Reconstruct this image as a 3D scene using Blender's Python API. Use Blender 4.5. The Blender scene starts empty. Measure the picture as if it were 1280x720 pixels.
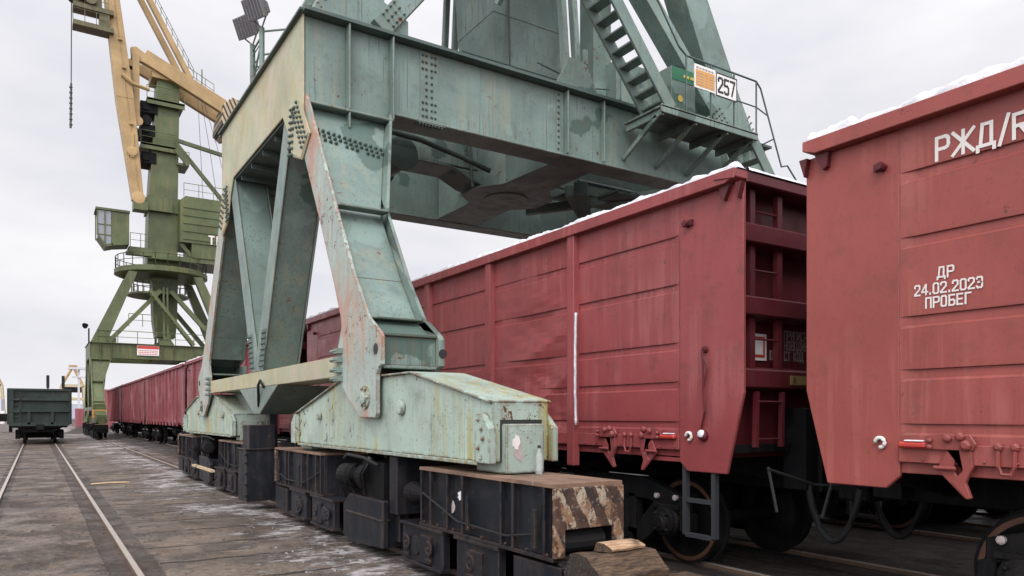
import bpy, bmesh, math, random
from mathutils import Vector, noise as mnoise
R = math.radians
random.seed(7)
scene = bpy.context.scene
COL = scene.collection

# ------------------------------------------------------------------ camera
cam_d = bpy.data.cameras.new('camera'); cam = bpy.data.objects.new('camera', cam_d); COL.objects.link(cam)
THETA = math.atan(594 / 921.6)
cam.location = (0, 0, 1.743); cam.rotation_euler = (R(90), 0, -THETA)
cam_d.sensor_width = 36; cam_d.lens = 921.6 / 1280 * 36; cam_d.shift_y = 159 / 1280
cam_d.clip_start = 0.1; cam_d.clip_end = 3000
scene.camera = cam

# ------------------------------------------------------------------ world (overcast) and sun
W = bpy.data.worlds.new('World'); scene.world = W; W.use_nodes = True
def build_world():
    nt = W.node_tree; N = nt.nodes; L = nt.links
    bg = N['Background']
    sky = N.new('ShaderNodeTexSky'); sky.sky_type = 'NISHITA'; sky.sun_disc = False
    sky.sun_elevation = R(48); sky.sun_rotation = R(SUN_AZ)
    tc = N.new('ShaderNodeTexCoord')
    sep = N.new('ShaderNodeSeparateXYZ'); L.new(tc.outputs['Generated'], sep.inputs[0])
    # cloud sheet: brighter towards the zenith, as an overcast sky is
    up = N.new('ShaderNodeMapRange'); up.inputs[1].default_value = 0.32; up.inputs[2].default_value = 0.95
    up.inputs[3].default_value = 0.0; up.inputs[4].default_value = 1.0; up.interpolation_type = 'SMOOTHSTEP'
    L.new(sep.outputs['Z'], up.inputs[0])
    # thinner cloud on the sun's side of the sky
    dot = N.new('ShaderNodeVectorMath'); dot.operation = 'DOT_PRODUCT'
    dot.inputs[1].default_value = (math.sin(R(SUN_AZ)) * .80, math.cos(R(SUN_AZ)) * .80, .60)
    L.new(tc.outputs['Generated'], dot.inputs[0])
    sside = N.new('ShaderNodeMapRange'); sside.inputs[1].default_value = 0.15; sside.inputs[2].default_value = 1.0
    sside.interpolation_type = 'SMOOTHSTEP'; L.new(dot.outputs['Value'], sside.inputs[0])
    mp = N.new('ShaderNodeMapping'); mp.inputs['Scale'].default_value = (1.6, 1.6, 4.2); L.new(tc.outputs['Generated'], mp.inputs[0])
    no = N.new('ShaderNodeTexNoise'); no.inputs['Scale'].default_value = 1.9; no.inputs['Detail'].default_value = 5; no.inputs['Roughness'].default_value = .5
    L.new(mp.outputs[0], no.inputs['Vector'])
    ramp = N.new('ShaderNodeValToRGB'); L.new(no.outputs['Fac'], ramp.inputs[0])
    ramp.color_ramp.elements[0].position = .35; ramp.color_ramp.elements[0].color = (7.9, 7.85, 8.5, 1)
    ramp.color_ramp.elements[1].position = .66; ramp.color_ramp.elements[1].color = (10.0, 9.85, 10.0, 1)
    m1 = N.new('ShaderNodeMath'); m1.operation = 'MULTIPLY_ADD'; m1.inputs[1].default_value = ZENITH; m1.inputs[2].default_value = 1.0
    L.new(up.outputs[0], m1.inputs[0])
    m2 = N.new('ShaderNodeMath'); m2.operation = 'MULTIPLY_ADD'; m2.inputs[1].default_value = SUNSIDE; L.new(sside.outputs[0], m2.inputs[0]); L.new(m1.outputs[0], m2.inputs[2])
    sc = N.new('ShaderNodeVectorMath'); sc.operation = 'SCALE'; L.new(ramp.outputs[0], sc.inputs[0]); L.new(m2.outputs[0], sc.inputs['Scale'])
    mix = N.new('ShaderNodeMix'); mix.data_type = 'RGBA'; mix.inputs[0].default_value = .96
    L.new(sky.outputs[0], mix.inputs[6]); L.new(sc.outputs[0], mix.inputs[7]); L.new(mix.outputs[2], bg.inputs['Color'])
    bg.inputs['Strength'].default_value = .1
SUN_AZ = 222       # compass bearing of the veiled sun: behind and left of the camera
ZENITH = .55; SUNSIDE = 1.75
build_world()
sd = bpy.data.lights.new('sun', 'SUN'); sun = bpy.data.objects.new('sun', sd); COL.objects.link(sun)
sd.energy = 1.5; sd.angle = R(24); sd.color = (1, .965, .92)
_d = Vector((math.sin(R(SUN_AZ)) * math.cos(R(48)), math.cos(R(SUN_AZ)) * math.cos(R(48)), math.sin(R(48))))
sun.rotation_euler = _d.to_track_quat('Z', 'Y').to_euler()
vs = scene.view_settings; vs.view_transform = 'Standard'; vs.look = 'None'; vs.gamma = 1; vs.exposure = 0.0; vs.use_curve_mapping = False

# ------------------------------------------------------------------ mesh builder
def ident(p): return p
class MB:
    def __init__(s, tf=None): s.V = []; s.F = []; s.M = []; s.mi = 0; s.tf = tf or ident
    def add(s, vs, fs):
        b = len(s.V); s.V += [Vector(s.tf(Vector(v))) for v in vs]
        for f in fs: s.F.append([b + i for i in f]); s.M.append(s.mi)
    def box(s, x0, x1, y0, y1, z0, z1):
        s.add([(x0,y0,z0),(x1,y0,z0),(x1,y1,z0),(x0,y1,z0),(x0,y0,z1),(x1,y0,z1),(x1,y1,z1),(x0,y1,z1)],
              [(0,3,2,1),(4,5,6,7),(0,1,5,4),(1,2,6,5),(2,3,7,6),(3,0,4,7)])
    def prism(s, pts, axis, a0, a1):
        n = len(pts)
        def P(u, v, a): return (a,u,v) if axis == 'x' else (u,a,v) if axis == 'y' else (u,v,a)
        vs = [P(u,v,a0) for u,v in pts] + [P(u,v,a1) for u,v in pts]
        fs = [list(range(n-1,-1,-1)), list(range(n,2*n))] + [(i,(i+1)%n,n+(i+1)%n,n+i) for i in range(n)]
        s.add(vs, fs)
    def loft(s, A, B):
        n = len(A); s.add(list(A)+list(B), [list(range(n-1,-1,-1)), list(range(n,2*n))] + [(i,(i+1)%n,n+(i+1)%n,n+i) for i in range(n)])
    def beam(s, p, q, w, h, up=(0,0,1), w2=None, h2=None):
        p = Vector(p); q = Vector(q); d = (q-p).normalized(); up = Vector(up)
        if abs(d.dot(up)) > .98: up = Vector((1,0,0)) if abs(d.x) < .9 else Vector((0,1,0))
        sd_ = d.cross(up).normalized(); u = sd_.cross(d).normalized(); w2 = w if w2 is None else w2; h2 = h if h2 is None else h2
        def ring(c, w, h): return [c - sd_*w/2 - u*h/2, c + sd_*w/2 - u*h/2, c + sd_*w/2 + u*h/2, c - sd_*w/2 + u*h/2]
        s.loft(ring(p,w,h), ring(q,w2,h2))
    def tube(s, pts, r, n=6):
        pts = [Vector(p) for p in pts]; rings = []
        for i, p in enumerate(pts):
            d = ((pts[min(i+1,len(pts)-1)] - pts[max(i-1,0)])).normalized()
            a = Vector((0,0,1)) if abs(d.z) < .9 else Vector((1,0,0))
            x = d.cross(a).normalized(); y = d.cross(x).normalized()
            rings.append([p + (x*math.cos(2*math.pi*k/n) + y*math.sin(2*math.pi*k/n))*r for k in range(n)])
        vs = [v for rg in rings for v in rg]; fs = []
        for i in range(len(rings)-1):
            for k in range(n): fs.append((i*n+k, i*n+(k+1)%n, (i+1)*n+(k+1)%n, (i+1)*n+k))
        fs.append(list(range(n-1,-1,-1))); fs.append([(len(rings)-1)*n+k for k in range(n)])
        s.add(vs, fs)
    def lathe(s, c, axis, prof, n=24, caps=True):
        c = Vector(c); ax = Vector(axis).normalized(); a = Vector((0,0,1)) if abs(ax.z) < .9 else Vector((1,0,0))
        x = ax.cross(a).normalized(); y = ax.cross(x).normalized(); vs = []; fs = []
        for r, t in prof:
            for k in range(n): vs.append(c + ax*t + (x*math.cos(2*math.pi*k/n)+y*math.sin(2*math.pi*k/n))*max(r,1e-4))
        m = len(prof)
        for i in range(m-1):
            for k in range(n): fs.append((i*n+k, i*n+(k+1)%n, (i+1)*n+(k+1)%n, (i+1)*n+k))
        if caps: fs.append(list(range(n-1,-1,-1))); fs.append([(m-1)*n+k for k in range(n)])
        s.add(vs, fs)
    def rivet(s, p, nrm, r=.022, h=.018):
        r *= 1.15; h *= 1.5
        s.lathe(p, nrm, [(r, 0), (r*.8, h*.7), (r*.35, h)], 6)
    def grid(s, P):                         # P[i][j] of points
        n = len(P); m = len(P[0]); s.add([p for row in P for p in row],
            [(i*m+j, i*m+j+1, (i+1)*m+j+1, (i+1)*m+j) for i in range(n-1) for j in range(m-1)])
    def build(s, name, mat, root=None, parent=None, bevel=0.0, smooth=False, label=None, loc=None, recalc=True):
        loc = Vector(loc) if loc is not None else (Vector(root.location) if root else Vector((0,0,0)))
        me = bpy.data.meshes.new(name); me.from_pydata([v - loc for v in s.V], [], s.F)
        mats = mat if isinstance(mat, (list, tuple)) else [mat]
        for m in mats: me.materials.append(m)
        if len(mats) > 1:
            for p, i in zip(me.polygons, s.M): p.material_index = i
        if recalc:
            bm = bmesh.new(); bm.from_mesh(me); bmesh.ops.recalc_face_normals(bm, faces=bm.faces); bm.to_mesh(me); bm.free()
        if smooth:
            for p in me.polygons: p.use_smooth = True
        me.update(); o = bpy.data.objects.new(name, me); COL.objects.link(o)
        if root is None: o.location = loc
        else: o.parent = parent or root
        if bevel > 0:
            b = o.modifiers.new('bevel', 'BEVEL'); b.width = bevel; b.segments = 1; b.limit_method = 'ANGLE'; b.angle_limit = R(40)
        if label: o['label'] = label
        return o
def thing(name, label, cat, loc, group=None):
    o = bpy.data.objects.new(name, None); COL.objects.link(o); o.location = loc; o.empty_display_size = .3
    o['label'] = label; o['category'] = cat
    if group: o['group'] = group
    return o
def tag(o, label, cat, group=None):
    o['label'] = label; o['category'] = cat
    if group: o['group'] = group
    return o
def kind(o, k, label=None):
    o['kind'] = k
    if label: o['label'] = label
    return o
def copy_tree(o, parent=None):
    c = o.copy(); COL.objects.link(c)
    if parent: c.parent = parent
    for ch in list(o.children): copy_tree(ch, c)
    return c

# ------------------------------------------------------------------ stroke lettering
GL = {
 'Р': [[(0,0),(0,1),(.40,1),(.50,.95),(.55,.85),(.55,.62),(.50,.52),(.40,.47),(0,.47)]], 'Ж': [[(.45,0),(.45,1)],[(0,1),(.45,.5),(0,0)],[(.9,1),(.45,.5),(.9,0)]],
 'Д': [[(-.04,-.14),(-.04,.06),(.66,.06),(.66,-.14)],[(.08,.06),(.16,1),(.54,1),(.54,.06)]], '/': [[(0,-.1),(.35,1.1)]],
 'R': [[(0,0),(0,1),(.40,1),(.50,.95),(.55,.85),(.55,.65),(.50,.55),(.40,.5),(0,.5)],[(.25,.5),(.58,0)]], 'Z': [[(0,1),(.55,1),(0,0),(.55,0)]], 'D': [[(0,0),(0,1),(.4,1),(.55,.85),(.55,.15),(.4,0),(0,0)]],
 '2': [[(0,.78),(0,.9),(.1,1),(.4,1),(.5,.9),(.5,.62),(0,.1),(0,0),(.52,0)]], '4': [[(.4,0),(.4,1)],[(.36,.98),(0,.35),(0,.26),(.55,.26)]], '.': [[(.05,0),(.05,.09)]],
 '0': [[(0,.12),(0,.88),(.1,1),(.4,1),(.5,.88),(.5,.12),(.4,0),(.1,0),(0,.12)]], '3': [[(0,.86),(.1,1),(.4,1),(.5,.9),(.5,.62),(.4,.52),(.5,.42),(.5,.1),(.4,0),(.1,0),(0,.14)],[(.14,.52),(.4,.52)]], 'П': [[(0,0),(0,1),(.52,1),(.52,0)]],
 'О': [[(0,.12),(0,.88),(.1,1),(.4,1),(.5,.88),(.5,.12),(.4,0),(.1,0),(0,.12)]], 'Б': [[(.5,1),(0,1),(0,0),(.4,0),(.52,.1),(.52,.42),(.4,.52),(0,.52)]], 'Е': [[(.5,1),(0,1),(0,0),(.5,0)],[(0,.52),(.42,.52)]],
 'Г': [[(0,0),(0,1),(.48,1)]], '5': [[(.5,1),(0,1),(0,.56),(.38,.56),(.5,.46),(.5,.1),(.4,0),(.1,0),(0,.1)]], '7': [[(0,1),(.52,1),(.18,0)]], 'И': [[(0,1),(0,0),(.52,1),(.52,0)]],
 'С': [[(.5,.8),(.5,1),(0,1),(0,0),(.5,0),(.5,.2)]], 'А': [[(0,0),(0,1),(.52,1),(.52,0)],[(0,.42),(.52,.42)]], 'Н': [[(0,0),(0,1)],[(.52,0),(.52,1)],[(0,.5),(.52,.5)]],
 'В': [[(0,0),(0,1),(.5,1),(.5,.52),(0,.52)],[(0,0),(.54,0),(.54,.52)]], 'Т': [[(.27,0),(.27,1)],[(0,1),(.54,1)]], 'К': [[(0,0),(0,1)],[(.5,1),(.05,.5),(.52,0)]],
 'Ю': [[(0,0),(0,1)],[(0,.5),(.2,.5)],[(.2,0),(.2,1),(.62,1),(.62,0),(.2,0)]], '-': [[(.05,.5),(.4,.5)]], 'A': [[(0,0),(.28,1),(.56,0)],[(.1,.32),(.46,.32)]],
 'N': [[(0,0),(0,1),(.52,0),(.52,1)]], 'O': [[(0,0),(0,1),(.5,1),(.5,0),(0,0)]], 'T': [[(.27,0),(.27,1)],[(0,1),(.54,1)]], ' ': [], '!': [[(.06,.28),(.06,1)],[(.06,0),(.06,.1)]],
}
def glyph_w(ch): return .9 if ch == 'Ж' else .66 if ch in 'ДЮ' else .16 if ch in '.!' else .35 if ch in '/ ' else .45 if ch == '-' else .54
def letters(mb, text, org, u, v, h, st, wf=1.0, gap=.26, slant=0.0):
    """flat painted letters: org lower-left corner, u reading direction, v up, h height, st stroke width (share of h)"""
    org = Vector(org); u = Vector(u).normalized(); v = Vector(v).normalized(); n = u.cross(v); x = 0; k = 0
    for ch in text:
        for pl in GL[ch]:
            for (a, b) in zip(pl[:-1], pl[1:]):
                A = Vector((a[0]*wf, a[1])); B = Vector((b[0]*wf, b[1])); d = (B-A).normalized(); s = Vector((-d.y, d.x))*st/2; e = d*st/2
                q = [A-e-s, B+e-s, B+e+s, A-e+s]; k += 1
                mb.add([org + u*((p.x + x)*h) + v*(p.y*h) + n*(.0004*(k % 6)) for p in q], [(0,1,2,3)])
        x += glyph_w(ch)*wf + gap
def text_w(text, wf=1.0, gap=.26): return sum(glyph_w(c)*wf + gap for c in text) - gap

# ------------------------------------------------------------------ materials
class NT:
    def __init__(s, name):
        s.m = bpy.data.materials.new(name); s.m.use_nodes = True; s.t = s.m.node_tree; s.N = s.t.nodes; s.L = s.t.links; s.b = s.N['Principled BSDF']
        tc = s.N.new('ShaderNodeTexCoord'); oi = s.N.new('ShaderNodeObjectInfo'); mu = s.N.new('ShaderNodeMath'); mu.operation = 'MULTIPLY'; mu.inputs[1].default_value = 53.0
        s.L.new(oi.outputs['Random'], mu.inputs[0]); ad = s.N.new('ShaderNodeVectorMath'); ad.operation = 'ADD'
        s.L.new(tc.outputs['Object'], ad.inputs[0]); s.L.new(mu.outputs[0], ad.inputs[1]); s.co = ad.outputs[0]; s.obj = tc.outputs['Object']
    def map(s, scale, vec=None):
        m = s.N.new('ShaderNodeMapping'); m.inputs['Scale'].default_value = scale; s.L.new(vec or s.co, m.inputs[0]); return m.outputs[0]
    def noise(s, scale, detail=6, rough=.55, vec=None, dist=0):
        n = s.N.new('ShaderNodeTexNoise'); n.inputs['Scale'].default_value = scale; n.inputs['Detail'].default_value = detail; n.inputs['Roughness'].default_value = rough
        n.inputs['Distortion'].default_value = dist; s.L.new(vec or s.co, n.inputs['Vector']); return n.outputs['Fac']
    def rng(s, x, a, b, c=0.0, d=1.0, smooth=True):
        m = s.N.new('ShaderNodeMapRange'); m.inputs[1].default_value = a; m.inputs[2].default_value = b; m.inputs[3].default_value = c; m.inputs[4].default_value = d
        if smooth: m.interpolation_type = 'SMOOTHSTEP'
        s.L.new(x, m.inputs[0]); return m.outputs[0]
    def math(s, op, a, b=None, c=None):
        m = s.N.new('ShaderNodeMath'); m.operation = op
        for i, x in enumerate((a, b, c)):
            if x is None: continue
            if isinstance(x, (int, float)): m.inputs[i].default_value = x
            else: s.L.new(x, m.inputs[i])
        return m.outputs[0]
    def mix(s, f, a, b, blend='MIX'):
        m = s.N.new('ShaderNodeMix'); m.data_type = 'RGBA'; m.blend_type = blend
        for i, x in ((0, f), (6, a), (7, b)):
            if isinstance(x, (int, float)): m.inputs[i].default_value = x
            elif isinstance(x, tuple): m.inputs[i].default_value = (*x, 1) if len(x) == 3 else x
            else: s.L.new(x, m.inputs[i])
        return m.outputs[2]
    def sepxyz(s, v):
        n = s.N.new('ShaderNodeSeparateXYZ'); s.L.new(v, n.inputs[0]); return n.outputs
    def bump(s, h, strength=.3, dist=.01):
        b = s.N.new('ShaderNodeBump'); b.inputs['Strength'].default_value = strength; b.inputs['Distance'].default_value = dist
        s.L.new(h, b.inputs['Height']); s.L.new(b.outputs[0], s.b.inputs['Normal'])
    def edge(s, r=.02):
        bv = s.N.new('ShaderNodeBevel'); bv.samples = 3; bv.inputs['Radius'].default_value = r
        ge = s.N.new('ShaderNodeNewGeometry'); d = s.N.new('ShaderNodeVectorMath'); d.operation = 'DOT_PRODUCT'
        s.L.new(bv.outputs[0], d.inputs[0]); s.L.new(ge.outputs['Normal'], d.inputs[1]); return s.rng(d.outputs['Value'], .995, .85)
    def fin(s, col, rough=.5, metal=0.0, spec=.5):
        if isinstance(col, tuple): s.b.inputs['Base Color'].default_value = (*col, 1)
        else: s.L.new(col, s.b.inputs['Base Color'])
        if isinstance(rough, (int, float)): s.b.inputs['Roughness'].default_value = rough
        else: s.L.new(rough, s.b.inputs['Roughness'])
        s.b.inputs['Metallic'].default_value = metal; s.b.inputs['Specular IOR Level'].default_value = spec; return s.m
def sc3(c, k): return tuple(x*k for x in c)

def paint(name, base, var=.22, streak=(.25,.22,.12), streak_amt=.35, rust=(.13,.052,.024), chip=.5, primer=None, primer_amt=0.0, rough=(.38,.62), edge=.5, sc=1.0, dirt=(.05,.05,.045), dirt_amt=.3, patch=None, er=.03, seam=.3, spec=.35):
    n = NT(name); c = n.mix(n.rng(n.noise(.9*sc, 5), .3, .7), sc3(base, 1-var), sc3(base, 1+var*.6))
    c = n.mix(n.math('MULTIPLY', n.rng(n.noise(3.3*sc, 8, .65), .5, .72), dirt_amt), c, dirt)
    v = n.map((5*sc, 5*sc, .28*sc)); st = n.rng(n.noise(1.6, 7, .6, v), .47, .62)
    st = n.math('MULTIPLY', n.math('MULTIPLY', st, n.rng(n.noise(.75*sc, 3), .42, .6)), streak_amt); c = n.mix(st, c, streak)
    v2 = n.map((14*sc, 14*sc, .55*sc)); c = n.mix(n.math('MULTIPLY', n.rng(n.noise(1.3, 4, .6, v2), .58, .75), streak_amt*.6), c, sc3(dirt, 1.2))
    v5 = n.map((26*sc, 26*sc, .5*sc)); c = n.mix(n.math('MULTIPLY', n.math('MULTIPLY', n.rng(n.noise(1.0, 5, .6, v5), .55, .68), n.rng(n.noise(.9*sc, 4), .42, .6)), seam), c, sc3(dirt, .8))
    c = n.mix(n.math('MULTIPLY', n.rng(n.noise(60*sc, 4, .6), .56, .66), .25), c, sc3(base, 1.35)); c = n.mix(n.math('MULTIPLY', n.rng(n.noise(19*sc, 9, .75), .55, .64), .35), c, sc3(dirt, .9))
    if primer:
        v3 = n.map((1.6*sc, 1.6*sc, .7*sc)); pm = n.math('MULTIPLY', n.rng(n.noise(1.4, 9, .68, v3), .5, .62), primer_amt); c = n.mix(pm, c, primer)
    if patch:
        pt = n.math('ADD', n.noise(.42*sc, 3, .5), n.math('MULTIPLY', n.math('SUBTRACT', n.noise(3.0*sc, 5, .6), .5), .12)); c = n.mix(n.math('MULTIPLY', n.rng(pt, .62, .63), .8), c, patch)
        pt = n.math('ADD', n.noise(.7*sc, 3, .5, n.map((1,1,.6))), n.math('MULTIPLY', n.math('SUBTRACT', n.noise(4.0*sc, 5, .6), .5), .15)); c = n.mix(n.math('MULTIPLY', n.rng(pt, .63, .65), .4), c, sc3(base, 1.4))
    big = n.rng(n.noise(.8*sc, 4), .42, .62); chn = n.noise(7.5*sc, 10, .74, None, .5)
    thr = n.math('MULTIPLY_ADD', big, -.085*chip, .665); ch = n.rng(n.math('SUBTRACT', chn, thr), 0, .02)
    dots = n.rng(n.noise(30*sc, 3, .5), .655, .69); dots = n.math('MULTIPLY', dots, n.math('MULTIPLY', n.rng(n.noise(1.1*sc, 4), .45, .6), min(1, chip)))
    ru = n.math('MAXIMUM', ch, dots)
    v4 = n.map((11*sc, 11*sc, .7*sc)); c = n.mix(n.math('MULTIPLY', n.math('MULTIPLY', n.rng(n.noise(1.5, 6, .65, v4), .56, .70), big), .45*min(1, chip)), c, sc3(rust, 1.5))
    if edge > 0:
        e = n.math('MULTIPLY', n.edge(er), n.rng(n.noise(6*sc, 8, .7), .40, .52)); ru = n.math('MAXIMUM', ru, n.math('MULTIPLY', e, edge))
    rc = n.mix(n.noise(22, 4), sc3(rust, .55), sc3(rust, 1.6)); c = n.mix(ru, c, rc)
    h = n.math('SUBTRACT', n.math('MULTIPLY', n.noise(2.2, 3), .9), n.math('MULTIPLY', ru, .12)); n.bump(h, .35, .012)
    return n.fin(c, n.rng(n.math('ADD', n.math('MULTIPLY', ru, .5), n.noise(4, 5)), .3, .9, rough[0], rough[1]), 0, spec)

M = {}
M['crane'] = paint('grey_green_paint', (.166,.230,.207), .24, (.30,.27,.16), .3, chip=.7, dirt=(.05,.066,.06), dirt_amt=.32, patch=(.055,.095,.08), seam=.7)
M['crane_dark'] = paint('dark_green_grease', (.07,.105,.095), .25, (.12,.11,.08), .3, chip=.3, edge=0)
M['crane_pale'] = paint('pale_mint_paint', (.335,.42,.365), .18, (.33,.29,.09), .9, (.10,.045,.022), 1.1, dirt=(.10,.095,.07), dirt_amt=.4, edge=1.0, er=.05, seam=.22)
M['crane_yellow'] = paint('weathered_yellowed_paint', (.38,.385,.25), .2, (.44,.34,.12), .85, (.30,.13,.08), .35, (.55,.36,.30), .35, dirt=(.25,.28,.24), dirt_amt=.5)
M['crane_primer'] = paint('paint_worn_to_primer', (.32,.385,.345), .18, (.40,.25,.16), .6, (.14,.045,.026), 1.1, (.40,.195,.14), .75, dirt_amt=.25, edge=1.0, er=.05)
M['bogie'] = paint('dark_blue_grey_paint', (.010,.013,.019), .35, (.055,.042,.034), .35, (.075,.042,.028), .75, dirt=(.040,.032,.028), dirt_amt=.45, rough=(.38,.75), edge=.6, er=.03, seam=.4, spec=.2)
M['red'] = paint('red_oxide_wagon_paint', (.244,.052,.054), .14, (.31,.10,.10), .5, (.07,.025,.02), .3, dirt=(.12,.04,.038), dirt_amt=.55, rough=(.33,.56), edge=.35, seam=.25)
M['red_near'] = paint('orange_red_wagon_paint', (.262,.061,.052), .13, (.36,.12,.10), .45, (.09,.035,.026), .28, dirt=(.15,.05,.042), dirt_amt=.5, rough=(.36,.6), edge=.35, seam=.18)
M['red_old'] = paint('faded_red_wagon_paint', (.19,.038,.045), .25, (.34,.19,.19), .7, (.09,.035,.03), .3, dirt=(.09,.045,.045), dirt_amt=.5, rough=(.5,.75), edge=0)
M['red_end'] = paint('deep_red_end_paint', (.085,.011,.015), .2, (.08,.03,.03), .4, (.07,.03,.025), .3, dirt=(.05,.02,.02), dirt_amt=.5, edge=0)  # darker copy of the wagon red: shade of the ends put into the colour
M['under'] = paint('soot_black_steel', (.0065,.007,.008), .4, (.03,.024,.02), .4, (.045,.022,.014), .5, dirt=(.02,.017,.015), dirt_amt=.6, rough=(.55,.85), edge=0, spec=.12)
M['green'] = paint('olive_green_paint', (.085,.108,.045), .3, (.18,.14,.06), .5, (.15,.065,.025), .7, dirt=(.06,.06,.035), dirt_amt=.5, edge=0, sc=.6)
M['ochre'] = paint('ochre_paint', (.40,.27,.125), .25, (.36,.24,.12), .4, (.2,.09,.04), .5, dirt=(.25,.18,.1), dirt_amt=.3, edge=0, sc=.6)
M['dkwagon'] = paint('dark_green_wagon_paint', (.016,.029,.024), .3, (.06,.055,.05), .4, (.05,.028,.02), .6, dirt=(.035,.032,.03), dirt_amt=.6, rough=(.5,.75), edge=0)
def simple(name, col, rough=.6, metal=0.0, var=.15, scale=6):
    n = NT(name); return n.fin(n.mix(n.noise(scale, 6), sc3(col, 1-var), sc3(col, 1+var)), rough, metal)
def worn_letter(name, col, under, a, b):
    n = NT(name); c = n.mix(n.noise(12, 6), sc3(col, .82), col); c = n.mix(n.rng(n.noise(34, 8, .7), a, b), c, under); return n.fin(c, .65)
M['white'] = simple('white_paint', (.66,.63,.60), .6, var=.15, scale=25); M['letter'] = worn_letter('stencil_paint', (.70,.66,.63), (.40,.19,.17), .60, .70)
M['white_dim'] = simple('aged_lettering', (.36,.31,.30), .7, var=.3, scale=20)
M['black'] = simple('black_lettering', (.02,.02,.02), .6)
M['rubber'] = simple('black_rubber', (.006,.006,.007), .8)
M['signwhite'] = simple('sign_white', (.75,.74,.72), .45)
M['orange'] = simple('sign_orange', (.62,.30,.07), .5)
M['signred'] = simple('sign_red', (.50,.045,.03), .5)
M['green_bright'] = simple('cabinet_green', (.015,.13,.06), .5)
M['yellow'] = simple('yellow_paint', (.50,.38,.06), .6); M['hazy_yellow'] = simple('faded_crane_yellow', (.47,.40,.27), .8); M['old_yellow'] = simple('dirty_yellow_plate', (.20,.14,.05), .7)  # the gantries' pale yellow has distance haze put into its colour
M['tread'] = simple('worn_wheel_steel', (.12,.052,.032), .55, .2, .5, 14)
M['lampred'] = simple('red_bracket_paint', (.42,.04,.03), .4)
M['lampbox'] = simple('floodlight_housing', (.24,.225,.23), .5, .2)
M['steel'] = simple('polished_rail_steel', (.46,.41,.36), .42, .55, .25, 9)
M['rail_rust'] = simple('rusty_rail', (.10,.062,.042), .8, 0, .4, 18)
M['rope'] = simple('steel_rope', (.06,.06,.06), .6)
M['dark_rod'] = simple('dark_rod', (.014,.014,.016), .7); M['grey_steel'] = simple('grey_step_steel', (.032,.034,.040), .6, .1)
def glass(name, col=(.02,.025,.03)):
    n = NT(name); return n.fin(col, .08, 0, .8)
M['glass'] = glass('cab_glass', (.06,.07,.08)); M['cabglass'] = glass('cab_pane', (.20,.22,.24)); M['olive_dark'] = paint('olive_drab', (.11,.10,.05), .3, edge=0); M['lens'] = glass('floodlight_glass', (.10,.10,.115))
def snow_mat():
    n = NT('packed_snow'); c = n.mix(n.rng(n.noise(7, 8, .65), .35, .7), (.50,.50,.54), (.78,.78,.81)); n.bump(n.noise(16, 10, .65), .6, .03)
    return n.fin(c, .75, 0, .3)
M['snow'] = snow_mat()
def wood_mat(name, a, b):
    n = NT(name); v = n.map((2.2, 14, 14)); g = n.noise(3.5, 9, .65, v, .6)
    c = n.mix(n.rng(g, .35, .68), a, b); c = n.mix(n.rng(n.noise(2.5, 5), .55, .7), c, (.025,.02,.017)); n.bump(g, .8, .02); return n.fin(c, .8, 0, .3)
M['wood'] = wood_mat('weathered_timber', (.04,.028,.02), (.14,.09,.055)); M['wood_fresh'] = wood_mat('split_timber', (.30,.18,.10), (.55,.38,.25))
M['wood_end'] = wood_mat('charred_timber_end', (.02,.017,.015), (.06,.045,.036)); M['stick'] = wood_mat('pale_lath', (.40,.30,.18), (.60,.47,.30))
def stripes_mat():
    n = NT('worn_hazard_stripes'); xyz = n.sepxyz(n.obj)
    w = n.math('ADD', n.math('ADD', xyz[0], n.math('MULTIPLY', xyz[2], .52)), n.math('MULTIPLY', n.noise(4, 5), .10))
    saw = n.math('FRACT', n.math('MULTIPLY', w, 4.3)); stp = n.rng(n.math('ABSOLUTE', n.math('SUBTRACT', saw, .5)), .24, .26)
    c = n.mix(n.rng(n.noise(7, 9, .72), .42, .56), (.38,.32,.24), (.22,.12,.065)); c = n.mix(n.rng(n.noise(11, 9, .75, None, .5), .50, .55), c, (.06,.03,.018))
    dk = n.mix(n.rng(n.noise(5, 6), .4, .62), (.028,.018,.015), (.085,.042,.026)); c = n.mix(stp, c, dk); c = n.mix(n.rng(n.noise(2.4, 8, .72), .51, .57), c, (.075,.034,.019))
    c = n.mix(n.math('MULTIPLY', n.rng(n.noise(16, 8, .75), .55, .62), .5), c, (.34,.29,.23))
    n.bump(n.noise(14, 9, .72), .6, .014); return n.fin(c, .78)
M['stripes'] = stripes_mat()
def rusttop_mat():
    n = NT('rusty_top_plate'); c = n.mix(n.rng(n.noise(2.2, 8, .65), .35, .65), (.105,.065,.045), (.22,.135,.09)); c = n.mix(n.rng(n.noise(6, 8, .7), .6, .72), c, (.32,.27,.23))
    n.bump(n.noise(20, 8), .4, .01); return n.fin(c, .8)
M['rusttop'] = rusttop_mat()

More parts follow.
